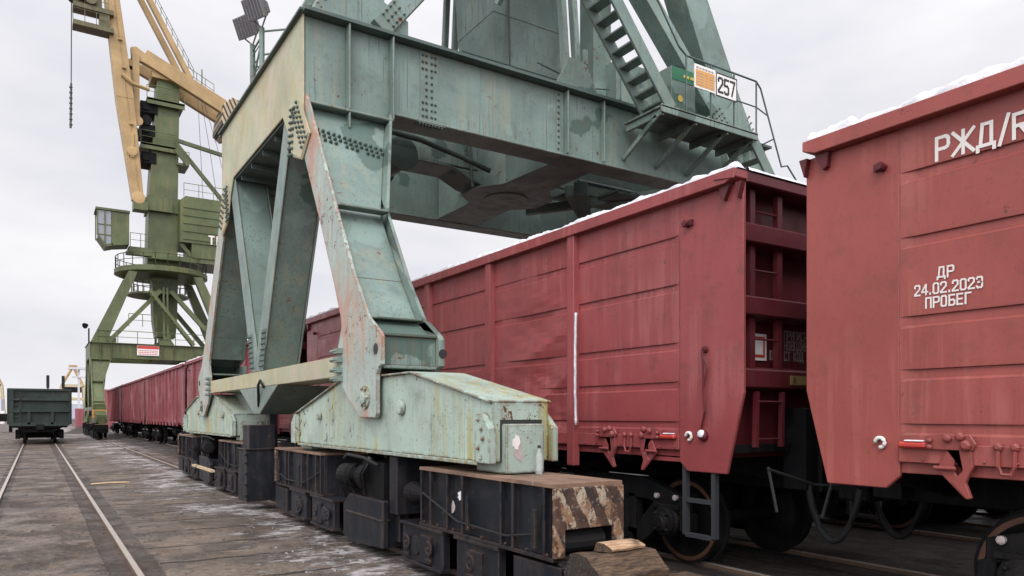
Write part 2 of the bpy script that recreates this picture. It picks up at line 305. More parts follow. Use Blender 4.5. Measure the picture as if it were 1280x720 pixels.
# ------------------------------------------------------------------ ground
def ground_mat():
    n = NT('frozen_dirty_yard'); co = n.obj; x, y, z = n.sepxyz(co)
    br = n.rng(n.noise(.5, 8, .62, co), .32, .66); c = n.mix(br, (.060,.041,.029), (.178,.131,.098))
    fine = n.noise(14, 8, .7, co); vf = n.noise(46, 6, .7, co)
    # trodden dark mud, pale dried scrapes running across the yard
    dk = n.rng(n.noise(1.5, 10, .68, n.map((1, .8, 1), co), .6), .47, .56); c = n.mix(n.math('MULTIPLY', dk, .75), c, (.038,.029,.025))
    lt = n.rng(n.noise(1.1, 10, .72, n.map((.7, 1.2, 1), co), .4), .56, .66); c = n.mix(n.math('MULTIPLY', lt, .6), c, (.285,.225,.185))
    c = n.mix(n.math('MULTIPLY', n.rng(fine, .47, .58), .7), c, (.030,.023,.020)); c = n.mix(n.math('MULTIPLY', n.rng(vf, .55, .63), .6), c, (.33,.285,.26))
    wob = n.math('MULTIPLY', n.math('SUBTRACT', n.noise(2.2, 6, .6, co), .5), .16); wf = n.math('MULTIPLY', n.math('SUBTRACT', n.noise(9, 6, .7, co), .5), .14)
    # concrete slabs right of the left track: transverse joints and odd coloured slabs
    ys_ = n.math('DIVIDE', n.math('ADD', n.math('ADD', y, wob), wf), 1.27); fy = n.math('FRACT', ys_)
    jy = n.math('SUBTRACT', 1.0, n.rng(n.math('ABSOLUTE', n.math('SUBTRACT', fy, .5)), .012, .05))
    xe = n.math('ADD', n.math('ADD', x, n.math('MULTIPLY', wob, .8)), wf)
    inx = n.math('MULTIPLY', n.math('GREATER_THAN', xe, 1.22), n.math('LESS_THAN', xe, 3.1))
    wn = n.N.new('ShaderNodeTexWhiteNoise'); wn.noise_dimensions = '1D'; n.L.new(n.math('FLOOR', n.math('ADD', ys_, .5)), wn.inputs['W'])
    tn = n.math('MULTIPLY', n.math('MULTIPLY', wn.outputs['Value'], inx), .36); c = n.mix(n.math('MULTIPLY', tn, n.rng(n.noise(1.3, 8, .7, co), .38, .6)), c, (.26,.215,.175))
    jm = n.math('MULTIPLY', n.math('MULTIPLY', jy, inx), n.rng(n.noise(.9, 5, .6, co), .36, .5)); c = n.mix(n.math('MULTIPLY', jm, .9), c, (.016,.012,.011))
    # broken edged dark filler beside each rail
    bands = None
    for xr, wd in ((.935, .27), (-.66, .15), (3.9, .34), (6.54, .3), (8.06, .3)):
        d = n.math('ABSOLUTE', n.math('SUBTRACT', n.math('ADD', x, n.math('ADD', n.math('MULTIPLY', wob, .6), wf)), xr)); b = n.math('SUBTRACT', 1.0, n.rng(d, wd*.93, wd)); bands = b if bands is None else n.math('MAXIMUM', bands, b)
    c = n.mix(n.math('MULTIPLY', n.math('MULTIPLY', bands, n.rng(n.noise(1.3, 8, .7, co), .34, .50, .35, 1)), .9), c, n.mix(n.rng(fine, .35, .7), (.024,.018,.016), (.085,.064,.055)))
    # rust washed off the left track
    rd = n.math('ABSOLUTE', n.math('SUBTRACT', x, .935)); c = n.mix(n.math('MULTIPLY', n.math('SUBTRACT', 1.0, n.rng(rd, .03, .12)), .6), c, (.075,.036,.022))
    # old planking under the wagon track, ground colour darkened as the wagons' shade
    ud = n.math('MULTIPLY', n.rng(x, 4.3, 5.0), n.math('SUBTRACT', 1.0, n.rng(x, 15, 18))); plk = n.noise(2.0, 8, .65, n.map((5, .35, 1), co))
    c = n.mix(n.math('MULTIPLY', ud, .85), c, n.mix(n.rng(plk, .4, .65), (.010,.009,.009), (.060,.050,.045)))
    # thin dirty snow, mostly along the crane rail and far down the yard
    mk = n.math('MULTIPLY', n.rng(x, 1.2, 2.6), n.math('SUBTRACT', 1.0, n.rng(x, 3.5, 4.3))); mk = n.math('MULTIPLY', mk, n.rng(y, 4.5, 9.0, .5, 1.0))
    far = n.math('MULTIPLY', n.rng(y, 20, 45), n.rng(x, .5, 2.5, .35, .95)); mk = n.math('MAXIMUM', mk, far); mk = n.math('MAXIMUM', mk, .12)
    sn = n.math('MULTIPLY_ADD', n.noise(.8, 10, .70, n.map((.8, .75, 1), co), .3), .55, n.math('MULTIPLY', n.noise(4.2, 10, .76, n.map((.75, 1.3, 1), co), .8), .45))
    thr = n.math('MULTIPLY_ADD', mk, -.125, .612); sm = n.rng(n.math('SUBTRACT', sn, thr), -.01, .06)
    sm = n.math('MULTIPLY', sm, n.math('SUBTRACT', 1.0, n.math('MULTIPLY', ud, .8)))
    c = n.mix(n.math('MULTIPLY', sm, .82), c, n.mix(n.rng(fine, .3, .65), (.52,.50,.51), (.32,.29,.28)))
    h = n.math('ADD', n.math('MULTIPLY', n.noise(3.0, 10, .68, co), .7), n.math('MULTIPLY', fine, .4)); h = n.math('ADD', h, n.math('MULTIPLY', sm, .3)); h = n.math('SUBTRACT', h, n.math('MULTIPLY', jm, .6)); h = n.math('SUBTRACT', h, n.math('MULTIPLY', bands, .3)); h = n.math('ADD', h, n.math('MULTIPLY', vf, .1))
    n.bump(h, 1.0, .06); return n.fin(c, n.rng(n.noise(1.2, 6, .6, co), .38, .62, .38, .9), 0, .3)
M['ground'] = ground_mat()
g = MB()
def gz(x, y):
    if x < 3.2 and 2 < y < 30: return .035*(mnoise.noise(Vector((x*.7, y*.5, 3))) + .4*mnoise.noise(Vector((x*2.3, y*2.1, 8)))) * (0 if min(abs(x-.935), abs(x+.66)) < .1 else 1) - .012
    return -.012
xs = [-900,-200,-60,-20,-8,-4] + [-3.5+.125*i for i in range(56)] + [4,6,10,15,30,80,250,900]
ys = [-300,-50,-10,0,1.5] + [2+.15*i for i in range(190)] + [31,34,40,60,100,200,500,1200,2500]
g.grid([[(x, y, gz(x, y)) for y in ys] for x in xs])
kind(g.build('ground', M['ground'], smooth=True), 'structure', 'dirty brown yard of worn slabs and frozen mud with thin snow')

def rail_track(xs_, y0, y1, label):
    t = thing('rail_track', label, 'rail track', ((xs_[0]+xs_[-1])/2, y0, 0))
    for x in xs_:
        m = MB(); m.box(x-.036, x+.036, y0, y1, -.16, .028); r = m.build('rail', M['rail_rust'], t)
        m = MB(); m.box(x-.030, x+.030, y0, y1, .029, .034); m.build('running_surface', M['steel'], t, r)
    return t
rail_track((-.66, .935), -2, 150, 'pair of worn bright rails running to the dark green wagon')
rail_track((6.54, 8.06), -14, 150, 'pair of rails under the row of red wagons')
rail_track((3.9,), 3.0, 110, 'single crane rail beneath the left legs of the cranes')
rail_track((14.0,), 3.0, 110, 'single crane rail beneath the far legs of the cranes')

# ------------------------------------------------------------------ gondola wagons
WX = 7.30; HW = 1.57; ZT = 4.16; ZB = 1.40
BEADS = (3.68, 3.16, 2.53, 2.11, 1.68)
def panel(mb, sx, y0, y1, flat=False, dent=0.0, seed=0):
    """pressed sheet between two posts: a sharp ledge, then a slope back out, at each bead"""
    prof = [(0, 4.04)]
    for b in BEADS: prof += [(0, b), (.020, b-.006), (.019, b-.078), (0, b-.098)]
    prof.append((0, ZB))
    P = []; ny = 3 if flat else 40
    full = []
    for (d0, z0), (d1, z1) in zip(prof[:-1], prof[1:]):
        k = 1 if abs(z1-z0) < .12 else 6
        for i in range(k): full.append((d0 + (d1-d0)*i/k, z0 + (z1-z0)*i/k))
    full.append(prof[-1])
    for j in range(ny+1):
        y = y0 + (y1-y0)*j/ny; f = min(1, min(j, ny-j)/2.5); row = []
        for d, z in full:
            w = 0
            if not flat:
                e = f*min(1, (4.04-z)*5, (z-ZB)*6)
                w = .012*abs(mnoise.noise(Vector((y*.9, z*1.1, seed)))) * e
                if dent:
                    w += dent*(abs(mnoise.noise(Vector((y*.9, z*1.2 + y*.3, seed+5)))) + .22*abs(mnoise.noise(Vector((y*1.1, z*5.2 - y*1.1, seed+9))))) * e * max(0, min(1, (3.75-z)*1.4)) * max(.15, min(1, (9.45-y)*1.1))
            d2 = d
            if dent: d2 = d*max(0, min(1, .8 + 1.6*mnoise.noise(Vector((y*1.4, z*1.7, seed+2)))))
            row.append((WX + sx*(1.49 - d2*f - w), y, z))
        P.append(row)
    mb.grid(P)
def corner_plate(mb, sx, ye, s):           # s: +1 when the body runs to larger Y from this end
    pts = [(0,4.03),(0,1.96),(.21,1.15),(.74,1.15),(.85,1.25),(.85,4.03)]
    mb.prism([(ye + s*a, z) for a, z in pts], 'x', WX + sx*1.455, WX + sx*1.5)

def wheel_prof(): return [(.10,-.10),(.16,-.095),(.17,-.05),(.34,-.012),(.42,-.065),(.50,-.065),(.505,.05),(.53,.058),(.535,.085),(.50,.09),(.42,.07),(.34,.04),(.17,.10),(.10,.10)]
def wagon_bogie(root, yc):
    """two axles, cast side frames"""
    sf = MB()
    for s in (-1, 1):
        x0 = WX + s*1.02; x1 = WX + s*1.16
        out = [(-1.22,.50),(-1.22,.72),(-.95,.86),(-.5,1.0),(.5,1.0),(.95,.86),(1.22,.72),(1.22,.50),(.86,.46),(.5,.20),(-.5,.20),(-.86,.46)]
        holes = [(-.72,.55,.16,.16),(.72,.55,.16,.16)]
        sf.prism([(yc-1.20,.60),(yc-1.2,.80),(yc-.5,1.0),(yc+.5,1.0),(yc+1.2,.80),(yc+1.2,.60),(yc+.62,.74),(yc-.62,.74)], 'x', x0, x1)
        sf.prism([(yc-.42,.22),(yc-.42,.38),(yc+.42,.38),(yc+.42,.22),(yc+.3,.14),(yc-.3,.14)], 'x', x0, x1)
        for q in (-1, 1):
            sf.prism([(yc+q*1.02,.62),(yc+q*.70,.745),(yc+q*.30,.30),(yc+q*.42,.15)], 'x', x0, x1)
            sf.box(x0, x1, yc+q*.31-.07, yc+q*.31+.07, .3, .8)
            sf.prism([(yc+q*.70,.74),(yc+q*1.26,.62),(yc+q*1.26,.42),(yc+q*1.12,.42),(yc+q*1.12,.62),(yc+q*.72,.62)], 'x', x0-.01*s, x1+.012*s)
        for k in range(3):
            sf.tube([(WX+s*1.09, yc-.17+.17*k, .36), (WX+s*1.09, yc-.17+.17*k, .74)], .062, 10)
    sf.box(WX-1.05, WX+1.05, yc-.22, yc+.22, .5, .82)
    b = sf.build('bogie', M['under'], root, bevel=.012)
    for q in (-1, 1):
        ya = yc + q*.925; m = MB(); m.mi = 0
        for s in (-1, 1): m.lathe((WX + s*.79, ya, .505), (-s, 0, 0), wheel_prof(), 40)
        m.tube([(WX-1.12, ya, .505), (WX+1.12, ya, .505)], .08, 12)
        m.mi = 1
        for s in (-1, 1): m.lathe((WX + s*.79, ya, .505), (-s, 0, 0), [(.425,-.069),(.47,-.069),(.47,-.066),(.425,-.066),(.425,-.069)], 40, False)
        m.build('wheelset', [M['under'], M['tread']], root, b, smooth=False)
        for s in (-1, 1):
            m = MB(); m.lathe((WX + s*1.10, ya, .52), (s,0,0), [(.19,0),(.19,.08),(.165,.10),(.165,.14),(.15,.15),(.11,.155),(.105,.185),(.06,.19),(.06,.2)], 20)
            for k in range(4): m.rivet((WX+s*1.25, ya+.125*math.cos(k*1.571+.785), .52+.125*math.sin(k*1.571+.785)), (s,0,0), .022, .03)
            m.box(WX+s*1.06, WX+s*1.2, ya-.2, ya+.2, .66, .71); m.build('axle_box', M['under'], root, b, bevel=.006)
            for dy in (-.15, .15): m = MB(); m.lathe((WX+s*1.15, ya+dy, .80), (s,0,0), [(.03,0),(.035,.05),(.02,.06)], 8); m.build('adapter_lug', M['white_dim'], root, b)
    return b

def latch(mb, y, s, flip=False):
    """hatch latch on the sill: plate, bolts and a hanging claw (left side of the wagon)"""
    k = -1 if flip else 1; X = WX - 1.50
    mb.prism([(y-.17*k,1.585),(y-.17*k,1.48),(y+.17*k,1.48),(y+.2*k,1.53),(y+.15*k,1.6),(y+.04*k,1.57),(y-.03*k,1.61)], 'x', X-.03, X-.05)
    for dy, z, r in ((-.13,1.55,.022),(-.13,1.50,.022),(0,1.57,.034),(.13,1.52,.042),(.09,1.585,.036)): mb.lathe((X-.05, y+dy*k, z), (-1,0,0), [(r,0),(r,.022),(r*.5,.036)], 8)
    mb.prism([(y-.02*k,1.49),(y+.07*k,1.49),(y+.10*k,1.33),(y+.02*k,1.24),(y+.13*k,1.12),(y+.16*k,1.13),(y+.12*k,1.24),(y+.17*k,1.36),(y+.16*k,1.49)], 'x', X-.005, X-.045)
    mb.prism([(y-.02*k,1.47),(y-.09*k,1.33),(y+.12*k,1.12),(y+.15*k,1.16),(y+.03*k,1.33),(y+.06*k,1.47)], 'x', X-.018, X-.04)
    mb.tube([(X-.06, y-.1*k, 1.345), (X-.06, y+.06*k, 1.345)], .018, 6)

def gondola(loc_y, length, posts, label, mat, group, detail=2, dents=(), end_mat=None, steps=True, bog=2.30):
    """loc_y: Y of the end nearest -Y"""
    y0 = loc_y; y1 = loc_y + length; yc = (y0+y1)/2; end_mat = end_mat or M['red_end']
    root = thing('gondola_wagon', label, 'freight wagon', (WX, yc, 0), group)
    flat = detail < 2
    for sx in (-1, 1):
        m = MB(); edges = [y0+.85] + list(posts) + [y1-.85]
        fl = flat or sx > 0
        for i, (a, b) in enumerate(zip(edges[:-1], edges[1:])):
            panel(m, sx, a, b, fl, dents[i] if (not fl and i < len(dents)) else 0, i*3.7)
        w = m.build('side_wall', mat, root, recalc=False)
        sol = w.modifiers.new('sheet', 'SOLIDIFY'); sol.thickness = .012; sol.offset = 0
        for ye, s in ((y0, 1), (y1, -1)):
            m = MB(); corner_plate(m, sx, ye, s); m.build('corner_plate', mat, root, w, bevel=.008)
        m = MB()
        m.box(WX+sx*1.43, WX+sx*1.515, y0+.85, y1-.85, 1.37, 1.52); m.box(WX+sx*1.30, WX+sx*1.46, y0+.6, y1-.6, 1.28, 1.37)
        if detail == 2 and sx < 0:
            k = y0 + .9
            while k < y1-.9: m.rivet((WX-1.515, k, 1.40), (-1,0,0), .012, .01); k += .22
        m.build('side_sill', mat, root, bevel=.006)
        m = MB()
        m.prism([(y0+.03,4.075),(y0+.03,4.16),(y1-.03,4.16),(y1-.03,4.075),(y1-.15,4.03),(y0+.15,4.03)], 'x', WX+sx*1.40, WX+sx*1.60)
        m.prism([(y0+.02,4.05),(y0+.28,4.09),(y0+.28,4.135),(y0+.02,4.145)], 'x', WX+sx*1.60, WX+sx*1.612)
        m.build('top_rim', mat, root, bevel=.014)
        for p in posts:
            m = MB(); hw = .09 if detail == 2 else .07
            m.prism([(p-hw, WX+sx*1.48),(p-hw*.72, WX+sx*1.565),(p+hw*.72, WX+sx*1.565),(p+hw, WX+sx*1.48)][::-1] and [(WX+sx*1.48,p-hw),(WX+sx*1.572,p-hw*.8),(WX+sx*1.572,p+hw*.8),(WX+sx*1.48,p+hw)], 'z', 1.10 if detail == 2 else 1.2, 4.04)
            m.build('side_post', mat, root, bevel=.01)
    # floor, underframe
    m = MB(); m.box(WX-1.44, WX+1.44, y0+.2, y1-.2, 1.36, 1.44); m.build('floor', M['under'], root)
    m = MB(); m.box(WX-.28, WX+.28, y0-.02, y1+.02, .92, 1.36)
    for k in range(int((length-1)/1.4)+1):
        yy = y0 + .6 + k*1.4; m.prism([(WX-1.40,1.36),(WX-1.40,1.22),(WX-.28,1.0),(WX+.28,1.0),(WX+1.40,1.22),(WX+1.40,1.36)], 'y', yy-.06, yy+.06)
    m.tube([(WX-.9, y0+2, .95), (WX-.9, y1-2, .95)], .03); m.lathe((WX-.75, yc-1, .85), (0,1,0), [(.2,0),(.24,.05),(.24,.9),(.2,.95)], 16)
    [m.box(WX-.5, WX+.5, min(q+s*.02, q+s*.3), max(q+s*.02, q+s*.3), .95, 1.82) for q, s in ((y0,1),(y1,-1))]; m.build('underframe', M['under'], root, bevel=.01)
    for yb in (y0+bog, y1-bog): wagon_bogie(root, yb)
    # ends
    for ye, s in ((y0, 1), (y1, -1)):
        m = MB(); yw = ye + s*.30
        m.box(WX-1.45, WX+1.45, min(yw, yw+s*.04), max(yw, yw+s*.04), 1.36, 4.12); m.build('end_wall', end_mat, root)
        m = MB()
        for z in (2.12, 2.85, 3.58): m.prism([(yw, z-.14), (yw-s*.235, z-.10), (yw-s*.235, z+.085), (yw, z+.13)], 'x', WX-1.45, WX+1.45)
        m.box(WX-1.41, WX+1.41, min(ye+s*.022, yw-s*.01), max(ye+s*.022, yw-s*.01), 4.045, 4.156)
        m.box(WX-1.45, WX+1.45, min(yw+s*.05, yw+s*.12), max(yw+s*.05, yw+s*.12), 1.30, 1.84)
        m.build('end_frame', end_mat, root, bevel=.012)
        if detail:
            m = MB()
            for x in (WX-1.20, WX-.77): m.beam((x, ye+s*.16, 2.1), (x, ye+s*.16, 4.03), .075, .06, (0,1,0))
            for z in (2.52, 3.22, 3.82): m.tube([(WX-1.20, ye+s*.15, z), (WX-.77, ye+s*.15, z)], .011)
            m.build('ladder', end_mat, root)
            m = MB()
            for x in (WX-1.22, WX-.82): m.beam((x+.04, ye+s*.10, 1.98), (x-.04, ye+s*.05, 1.42), .05, .04)
            for z in (1.88, 1.50): m.tube([(WX-1.22, ye+s*.075, z), (WX-.82, ye+s*.075, z)], .012)
            m.build('lower_ladder', end_mat, root)
            # coupler and hose
            m = MB(); m.box(WX-.14, WX+.14, min(ye-s*.22, ye+s*.3), max(ye-s*.22, ye+s*.3), .93, 1.18)
            m.prism([(WX-.24, ye-s*.18),(WX-.26, ye-s*.42),(WX-.02, ye-s*.36),(WX+.04, ye-s*.24),(WX+.26, ye-s*.36),(WX+.22, ye-s*.14)], 'z', .86, 1.24); m.build('coupler', M['under'], root, bevel=.02)
            m = MB(); hx = WX - .42*s; pts = []
            for k in range(13):
                a = k/12; pts.append((hx + .22*s*0, ye + s*.05 - s*.62*a, 1.02 - .62*math.sin(math.pi*a)**.7*1.0 + .1*a))
            m.tube(pts, .035, 8); m.lathe(pts[-1], (0,-s,.2), [(.05,-.05),(.06,0),(.05,.08)], 8); m.build('brake_hose', M['rubber'], root, smooth=True)
            m = MB(); m.tube([(WX-1.1, ye+s*.02, 1.22), (WX-1.12, ye-s*.10, .78)], .016)
            m.tube([(WX-1.12, ye+s*.0, 1.2), (WX-.5, ye-s*.08, 1.02), (WX-.2, ye-s*.2, 1.0)], .016); m.build('uncoupling_lever', M['dark_rod'], root)
            # step ladder under the corner
            for sx in ((-1, 1) if steps else (1,)):
                m = MB(); xs_ = WX+sx*1.47; a, b = ye+s*.40, ye+s*.80
                for q in (a, b): m.box(xs_-.012, xs_+.05, q-.025, q+.025, .47, 1.28)
                for z in (1.24, .84, .47): m.box(xs_-.015, xs_+.06, min(a,b)+.02, max(a,b)-.02, z-.02, z+.02)
                m.build('step_ladder', M['grey_steel'], root)
            for sx in (-1, 1):
                m = MB()
                m.prism([(ye+s*-.03,4.02),(ye+s*.02,3.86),(ye+s*.05,4.02)], 'x', WX+sx*1.50, WX+sx*1.56)
                m.build('rim_bracket', end_mat, root); m = MB(); m.prism([(ye+s*.12,4.03),(ye+s*.2,3.88),(ye+s*.24,3.90),(ye+s*.26,4.04)], 'x', WX+sx*1.50, WX+sx*1.555)
                m.build('rim_bracket', end_mat, root); m = MB(); m.lathe((WX+sx*1.5, ye+s*.72, 3.76), (sx,0,0), [(.035,0),(.03,.05),(.04,.06),(.03,.08)], 8); m.box(WX+sx*1.5-.03, WX+sx*1.5+.03, ye+s*.68-.03, ye+s*.68+.03, 3.74, 3.80)
                m.build('side_lug', end_mat, root)
    if detail == 2:
        for ye, s in ((y0, 1), (y1, -1)):
            X = WX-1.50
            for e, fl in ((1.25, s < 0), (2.02, s > 0), (3.2, s < 0), (4.1, s > 0)):
                m = MB(); latch(m, ye+s*e, s, fl); m.build('hatch_latch', mat, root, bevel=.005)
            for e in (1.64, 3.65):
                m = MB(); q = ye+s*e; m.tube([(X-.03,q-.055,1.51),(X-.035,q-.055,1.38),(X-.035,q-.03,1.32),(X-.035,q+.03,1.32),(X-.035,q+.055,1.38),(X-.03,q+.055,1.51)], .014, 6)
                for d in (-.055,.055): m.lathe((X-.02,q+d,1.515), (-1,0,0), [(.032,0),(.032,.02),(.015,.035)], 8)
                m.build('tie_ring', mat, root)
            m = MB(); a, b = ye+s*.87, ye+s*1.09; m.box(X-.07, X-.01, min(a,b), max(a,b), 1.485, 1.535); m.build('lamp_bracket', M['lampred'], root, bevel=.015)
            m = MB(); m.box(X-.068, X-.02, min(a,b)+.02, max(a,b)-.05, 1.536, 1.55); m.build('bracket_frost', M['snow'], root, bevel=.006)
            m = MB(); hk = ye+s*.70
            m.tube([(X-.02, hk+.040*math.cos(t), 1.52+.040*math.sin(t)) for t in [R(i*25) for i in range(12)]], .017, 6); m.build('rope_hook', M['white'], root, smooth=True)
            if not steps: continue
            m = MB(); h2 = ye+s*.48; m.tube([(X-.015, h2+.03, 2.42),(X-.06, h2, 2.42),(X-.05, h2-.01, 2.3),(X-.035, h2, 2.0),(X-.035, h2-.02, 1.78),(X-.02, h2+.05, 1.58)], .011, 6)
            m.tube([(X-.05, h2-.01, 2.35),(X-.03, h2-.045, 2.22),(X-.035, h2, 2.0)], .008, 5); m.lathe((X, h2, 2.42), (-1,0,0), [(.04,0),(.03,.04)], 8)
            m.lathe((X, h2+.02, 1.53), (-1,0,0), [(.06,0),(.055,.03),(.03,.045)], 12); rl = m.build('release_lever', end_mat, root)
            m = MB(); m.lathe((X-.03, h2+.03, 1.55), (-1,0,.3), [(.045,0),(.04,.02),(.02,.03)], 9); m.build('lever_frost', M['snow'], root, rl)
            m = MB(); a, b = ye+s*.86, ye+s*1.4; m.tube([(WX-1.38, a, 1.31), (WX-1.38, b, 1.30)], .02); m.box(WX-1.46, WX-1.36, min(a,b), max(a,b), 1.24, 1.30); m.build('brace_rod', mat, root)
    return root
def snow_ridge(name, y0, y1, label, x=WX-1.49, lump=.078, w=.08, ends=True):
    """snow lying along the rim: a lumpy ridge, plus the stretch across the near end"""
    m = MB(); n = max(20, int((y1-y0)/.05)); P = []
    for i in range(n+1):
        y = y0 + (y1-y0)*i/n
        h = max(.008, lump*(.72 + .5*mnoise.noise(Vector((y*1.7, 1.3, y0))) + .5*mnoise.noise(Vector((y*6.0, 4.1, 2))) + .25*mnoise.noise(Vector((y*17, 9.1, 2)))))
        if i in (0, n): h = .006
        P.append([(x + w*a*(1+.22*mnoise.noise(Vector((y*5, a*3, 7)))), y, ZT + .001 + h*b) for a, b in ((-.95,0),(-.9,.55),(-.6,.92),(-.1,1.0),(.5,.86),(.85,.5),(.95,0))])
    m.grid(P)
    if ends:
        P = []
        for i in range(61):
            xx = WX-1.4 + 2.8*i/60; h = .05*(.8 + .7*mnoise.noise(Vector((xx*2.3, y0, 5))) + .35*mnoise.noise(Vector((xx*9, 2, 5))))
            P.append([(xx, y0 + .11 + .13*a, ZT + max(.008, h)*b) for a, b in ((-.95,0),(-.85,.6),(-.3,1),(.4,.9),(.9,.4),(.95,0))])
        m.grid(P)
    o = m.build(name, M['snow'], smooth=True, loc=(x, y0, ZT)); return kind(o, 'stuff', label)

ROW2 = True; PITCH = 14.5; BODY = 13.83
# near wagon (its far end faces the camera's view), second wagon and the rest of the row
P2 = [7.52, 9.58, 11.66, 13.74, 15.82]
wag2 = gondola(4.83, BODY, P2, 'dark pinkish red gondola wagon with a dented panel, standing behind the near crane leg', M['red'], 'red gondola wagons', 2, (0, .11, 0, 0, 0, 0))
PN = [4.13 - BODY + (p - 4.75) for p in P2]
wagN = gondola(4.13-BODY, BODY, PN, 'orange red gondola wagon with large white lettering at the right edge', M['red_near'], 'red gondola wagons', 2, steps=False, bog=2.53)
wag3 = gondola(19.35, 17.2, [21.3+1.9*k for k in range(8)], 'red gondola wagon with white numbers seen between the crane struts', M['red_old'], 'red gondola wagons', 1)
FARP = lambda a: [a + .85 + 1.19*(k+1) for k in range(10)]
far_labels = ['faded red ribbed gondola wagon just left of the near crane foot', 'faded red ribbed gondola wagon, middle one of the far row', 'faded red ribbed gondola wagon at the far end, beside the olive crane leg']
w4 = gondola(37.25, 14.8, FARP(37.25), far_labels[0], M['red_old'], 'red gondola wagons', 0)
for i in (1, 2):
    c = copy_tree(w4); c.location.y += 15.4*i; c['label'] = far_labels[i]
snow_ridge('snow', 4.85, 4.83+BODY, 'white snow lying along the rim of the second red wagon')
snow_ridge('snow', 1.0, 3.62, 'thick lumpy snow along the rim of the nearest red wagon', lump=.105, ends=False, w=.085)
snow_ridge('snow', 3.63, 4.09, 'low snow patch on the rim corner of the nearest red wagon', lump=.12, ends=False, w=.085)
for a, b in ((19.4, 36.5), (37.3, 52), (52.7, 67.4)): snow_ridge('snow', a, b, 'thin snow line along the rim of a far red wagon', ends=False, lump=.07)
m = MB()
m.grid([[(WX-1.575-.012*(.3+math.sin(math.pi*i/30))*(1+.5*mnoise.noise(Vector((i*.4,1,1)))), 7.405+.009*a*(1+.5*mnoise.noise(Vector((i*.3,2,a)))), 1.62+1.42*i/30) for a in (-1,-.3,.4,1)] for i in range(31)])
o = m.build('snow', M['snow'], smooth=True, loc=(WX-1.57, 7.4, 2)); kind(o, 'stuff', 'thin vertical line of snow stuck beside a post of the second red wagon')
o.modifiers.new('s', 'SOLIDIFY').thickness = .03

# second row guessed on the next track, added to block light under the wagons
for k, y_ in enumerate((-9.6, 4.9)):
    wr = gondola(y_, BODY, [y_ + p - 4.75 for p in P2], ['dark wagon on the next track, glimpsed under the nearest red wagon', 'dark wagon on the next track, glimpsed under the second red wagon'][k], M['red_old'], 'dark wagons on the next track', 0) if k == 0 else copy_tree(wr0)
    if k == 0: wr0 = wr; wr.location.x = 11.75
    else: wr.location.y = y_ + BODY/2; wr['label'] = 'dark wagon on the next track, glimpsed under the second red wagon'
rail_track((10.99, 12.51), -14, 60, 'pair of rails under the dark second row of wagons')
# writing on the wagons
U = (0,-1,0); V = (0,0,1); XS = WX - 1.49 - .003
m = MB(); letters(m, 'РЖД/R', (XS-.004, 2.99, 3.70), U, V, .165, .155, .96, .22); m.build('marking', M['letter'], wagN, label='large white initials near the top of the side')
m = MB()
letters(m, 'ДР', (XS-.004, 2.98, 2.795), U, V, .078, .17, 1, .26); letters(m, '24.02.2023', (XS-.004, 3.155, 2.68), U, V, .076, .17, .95, .23); letters(m, 'ПРОБЕГ', (XS-.004, 3.07, 2.575), U, V, .076, .17, .95, .25)
m.build('marking', M['letter'], wagN, label='white repair date in three lines')
UE = (1,0,0); YE = 4.83+.30-.004
m = MB(); letters(m, 'ПРИПИСАН', (WX-.48, YE, 2.565), UE, V, .09, .16, .8, .22); letters(m, 'С', (WX-.63, YE, 2.455), UE, V, .09, .16, .8, .22); letters(m, 'НОВОДИН', (WX-.48, YE, 2.455), UE, V, .09, .16, .8, .22)
letters(m, 'Ю-В', (WX-.72, YE, 2.34), UE, V, .09, .16, .8, .22); letters(m, 'СТ КОД 5', (WX-.48, YE, 2.34), UE, V, .09, .16, .8, .22); m.build('marking', M['white_dim'], wag2, label='dim stencilled station text on the shaded end')
m = MB(); m.box(WX-1.11, WX-.79, YE-.012, YE, 2.32, 2.60); pl = m.build('placard', M['signwhite'], wag2)
m = MB(); m.box(WX-1.08, WX-.82, YE-.014, YE-.012, 2.35, 2.57); m.build('red_field', M['signred'], wag2, pl)
m = MB(); m.box(WX-1.05, WX-.85, YE-.016, YE-.0141, 2.38, 2.54); m.build('white_field', M['signwhite'], wag2, pl)
m = MB(); m.box(WX-.70, WX-.40, 4.882, 4.890, 2.06, 2.155); pl = m.build('warning_plate', M['old_yellow'], wag2); m = MB(); letters(m, 'A', (WX-.66, 4.878, 2.075), UE, V, .065, .17); m.build('symbol', M['black'], wag2, pl)
m = MB(); letters(m, '000', (WX-1.494, 19.35+1.78, 3.42), U, V, .17, .16, .9, .22); m.build('marking', M['white_dim'], wag3, label='worn small white numbers'); m = MB(); letters(m, '0ANO', (WX-1.494, 19.35+1.9, 2.88), U, V, .26, .16, .85, .2); m.build('marking', M['white_dim'], wag3, label='worn white numbers')

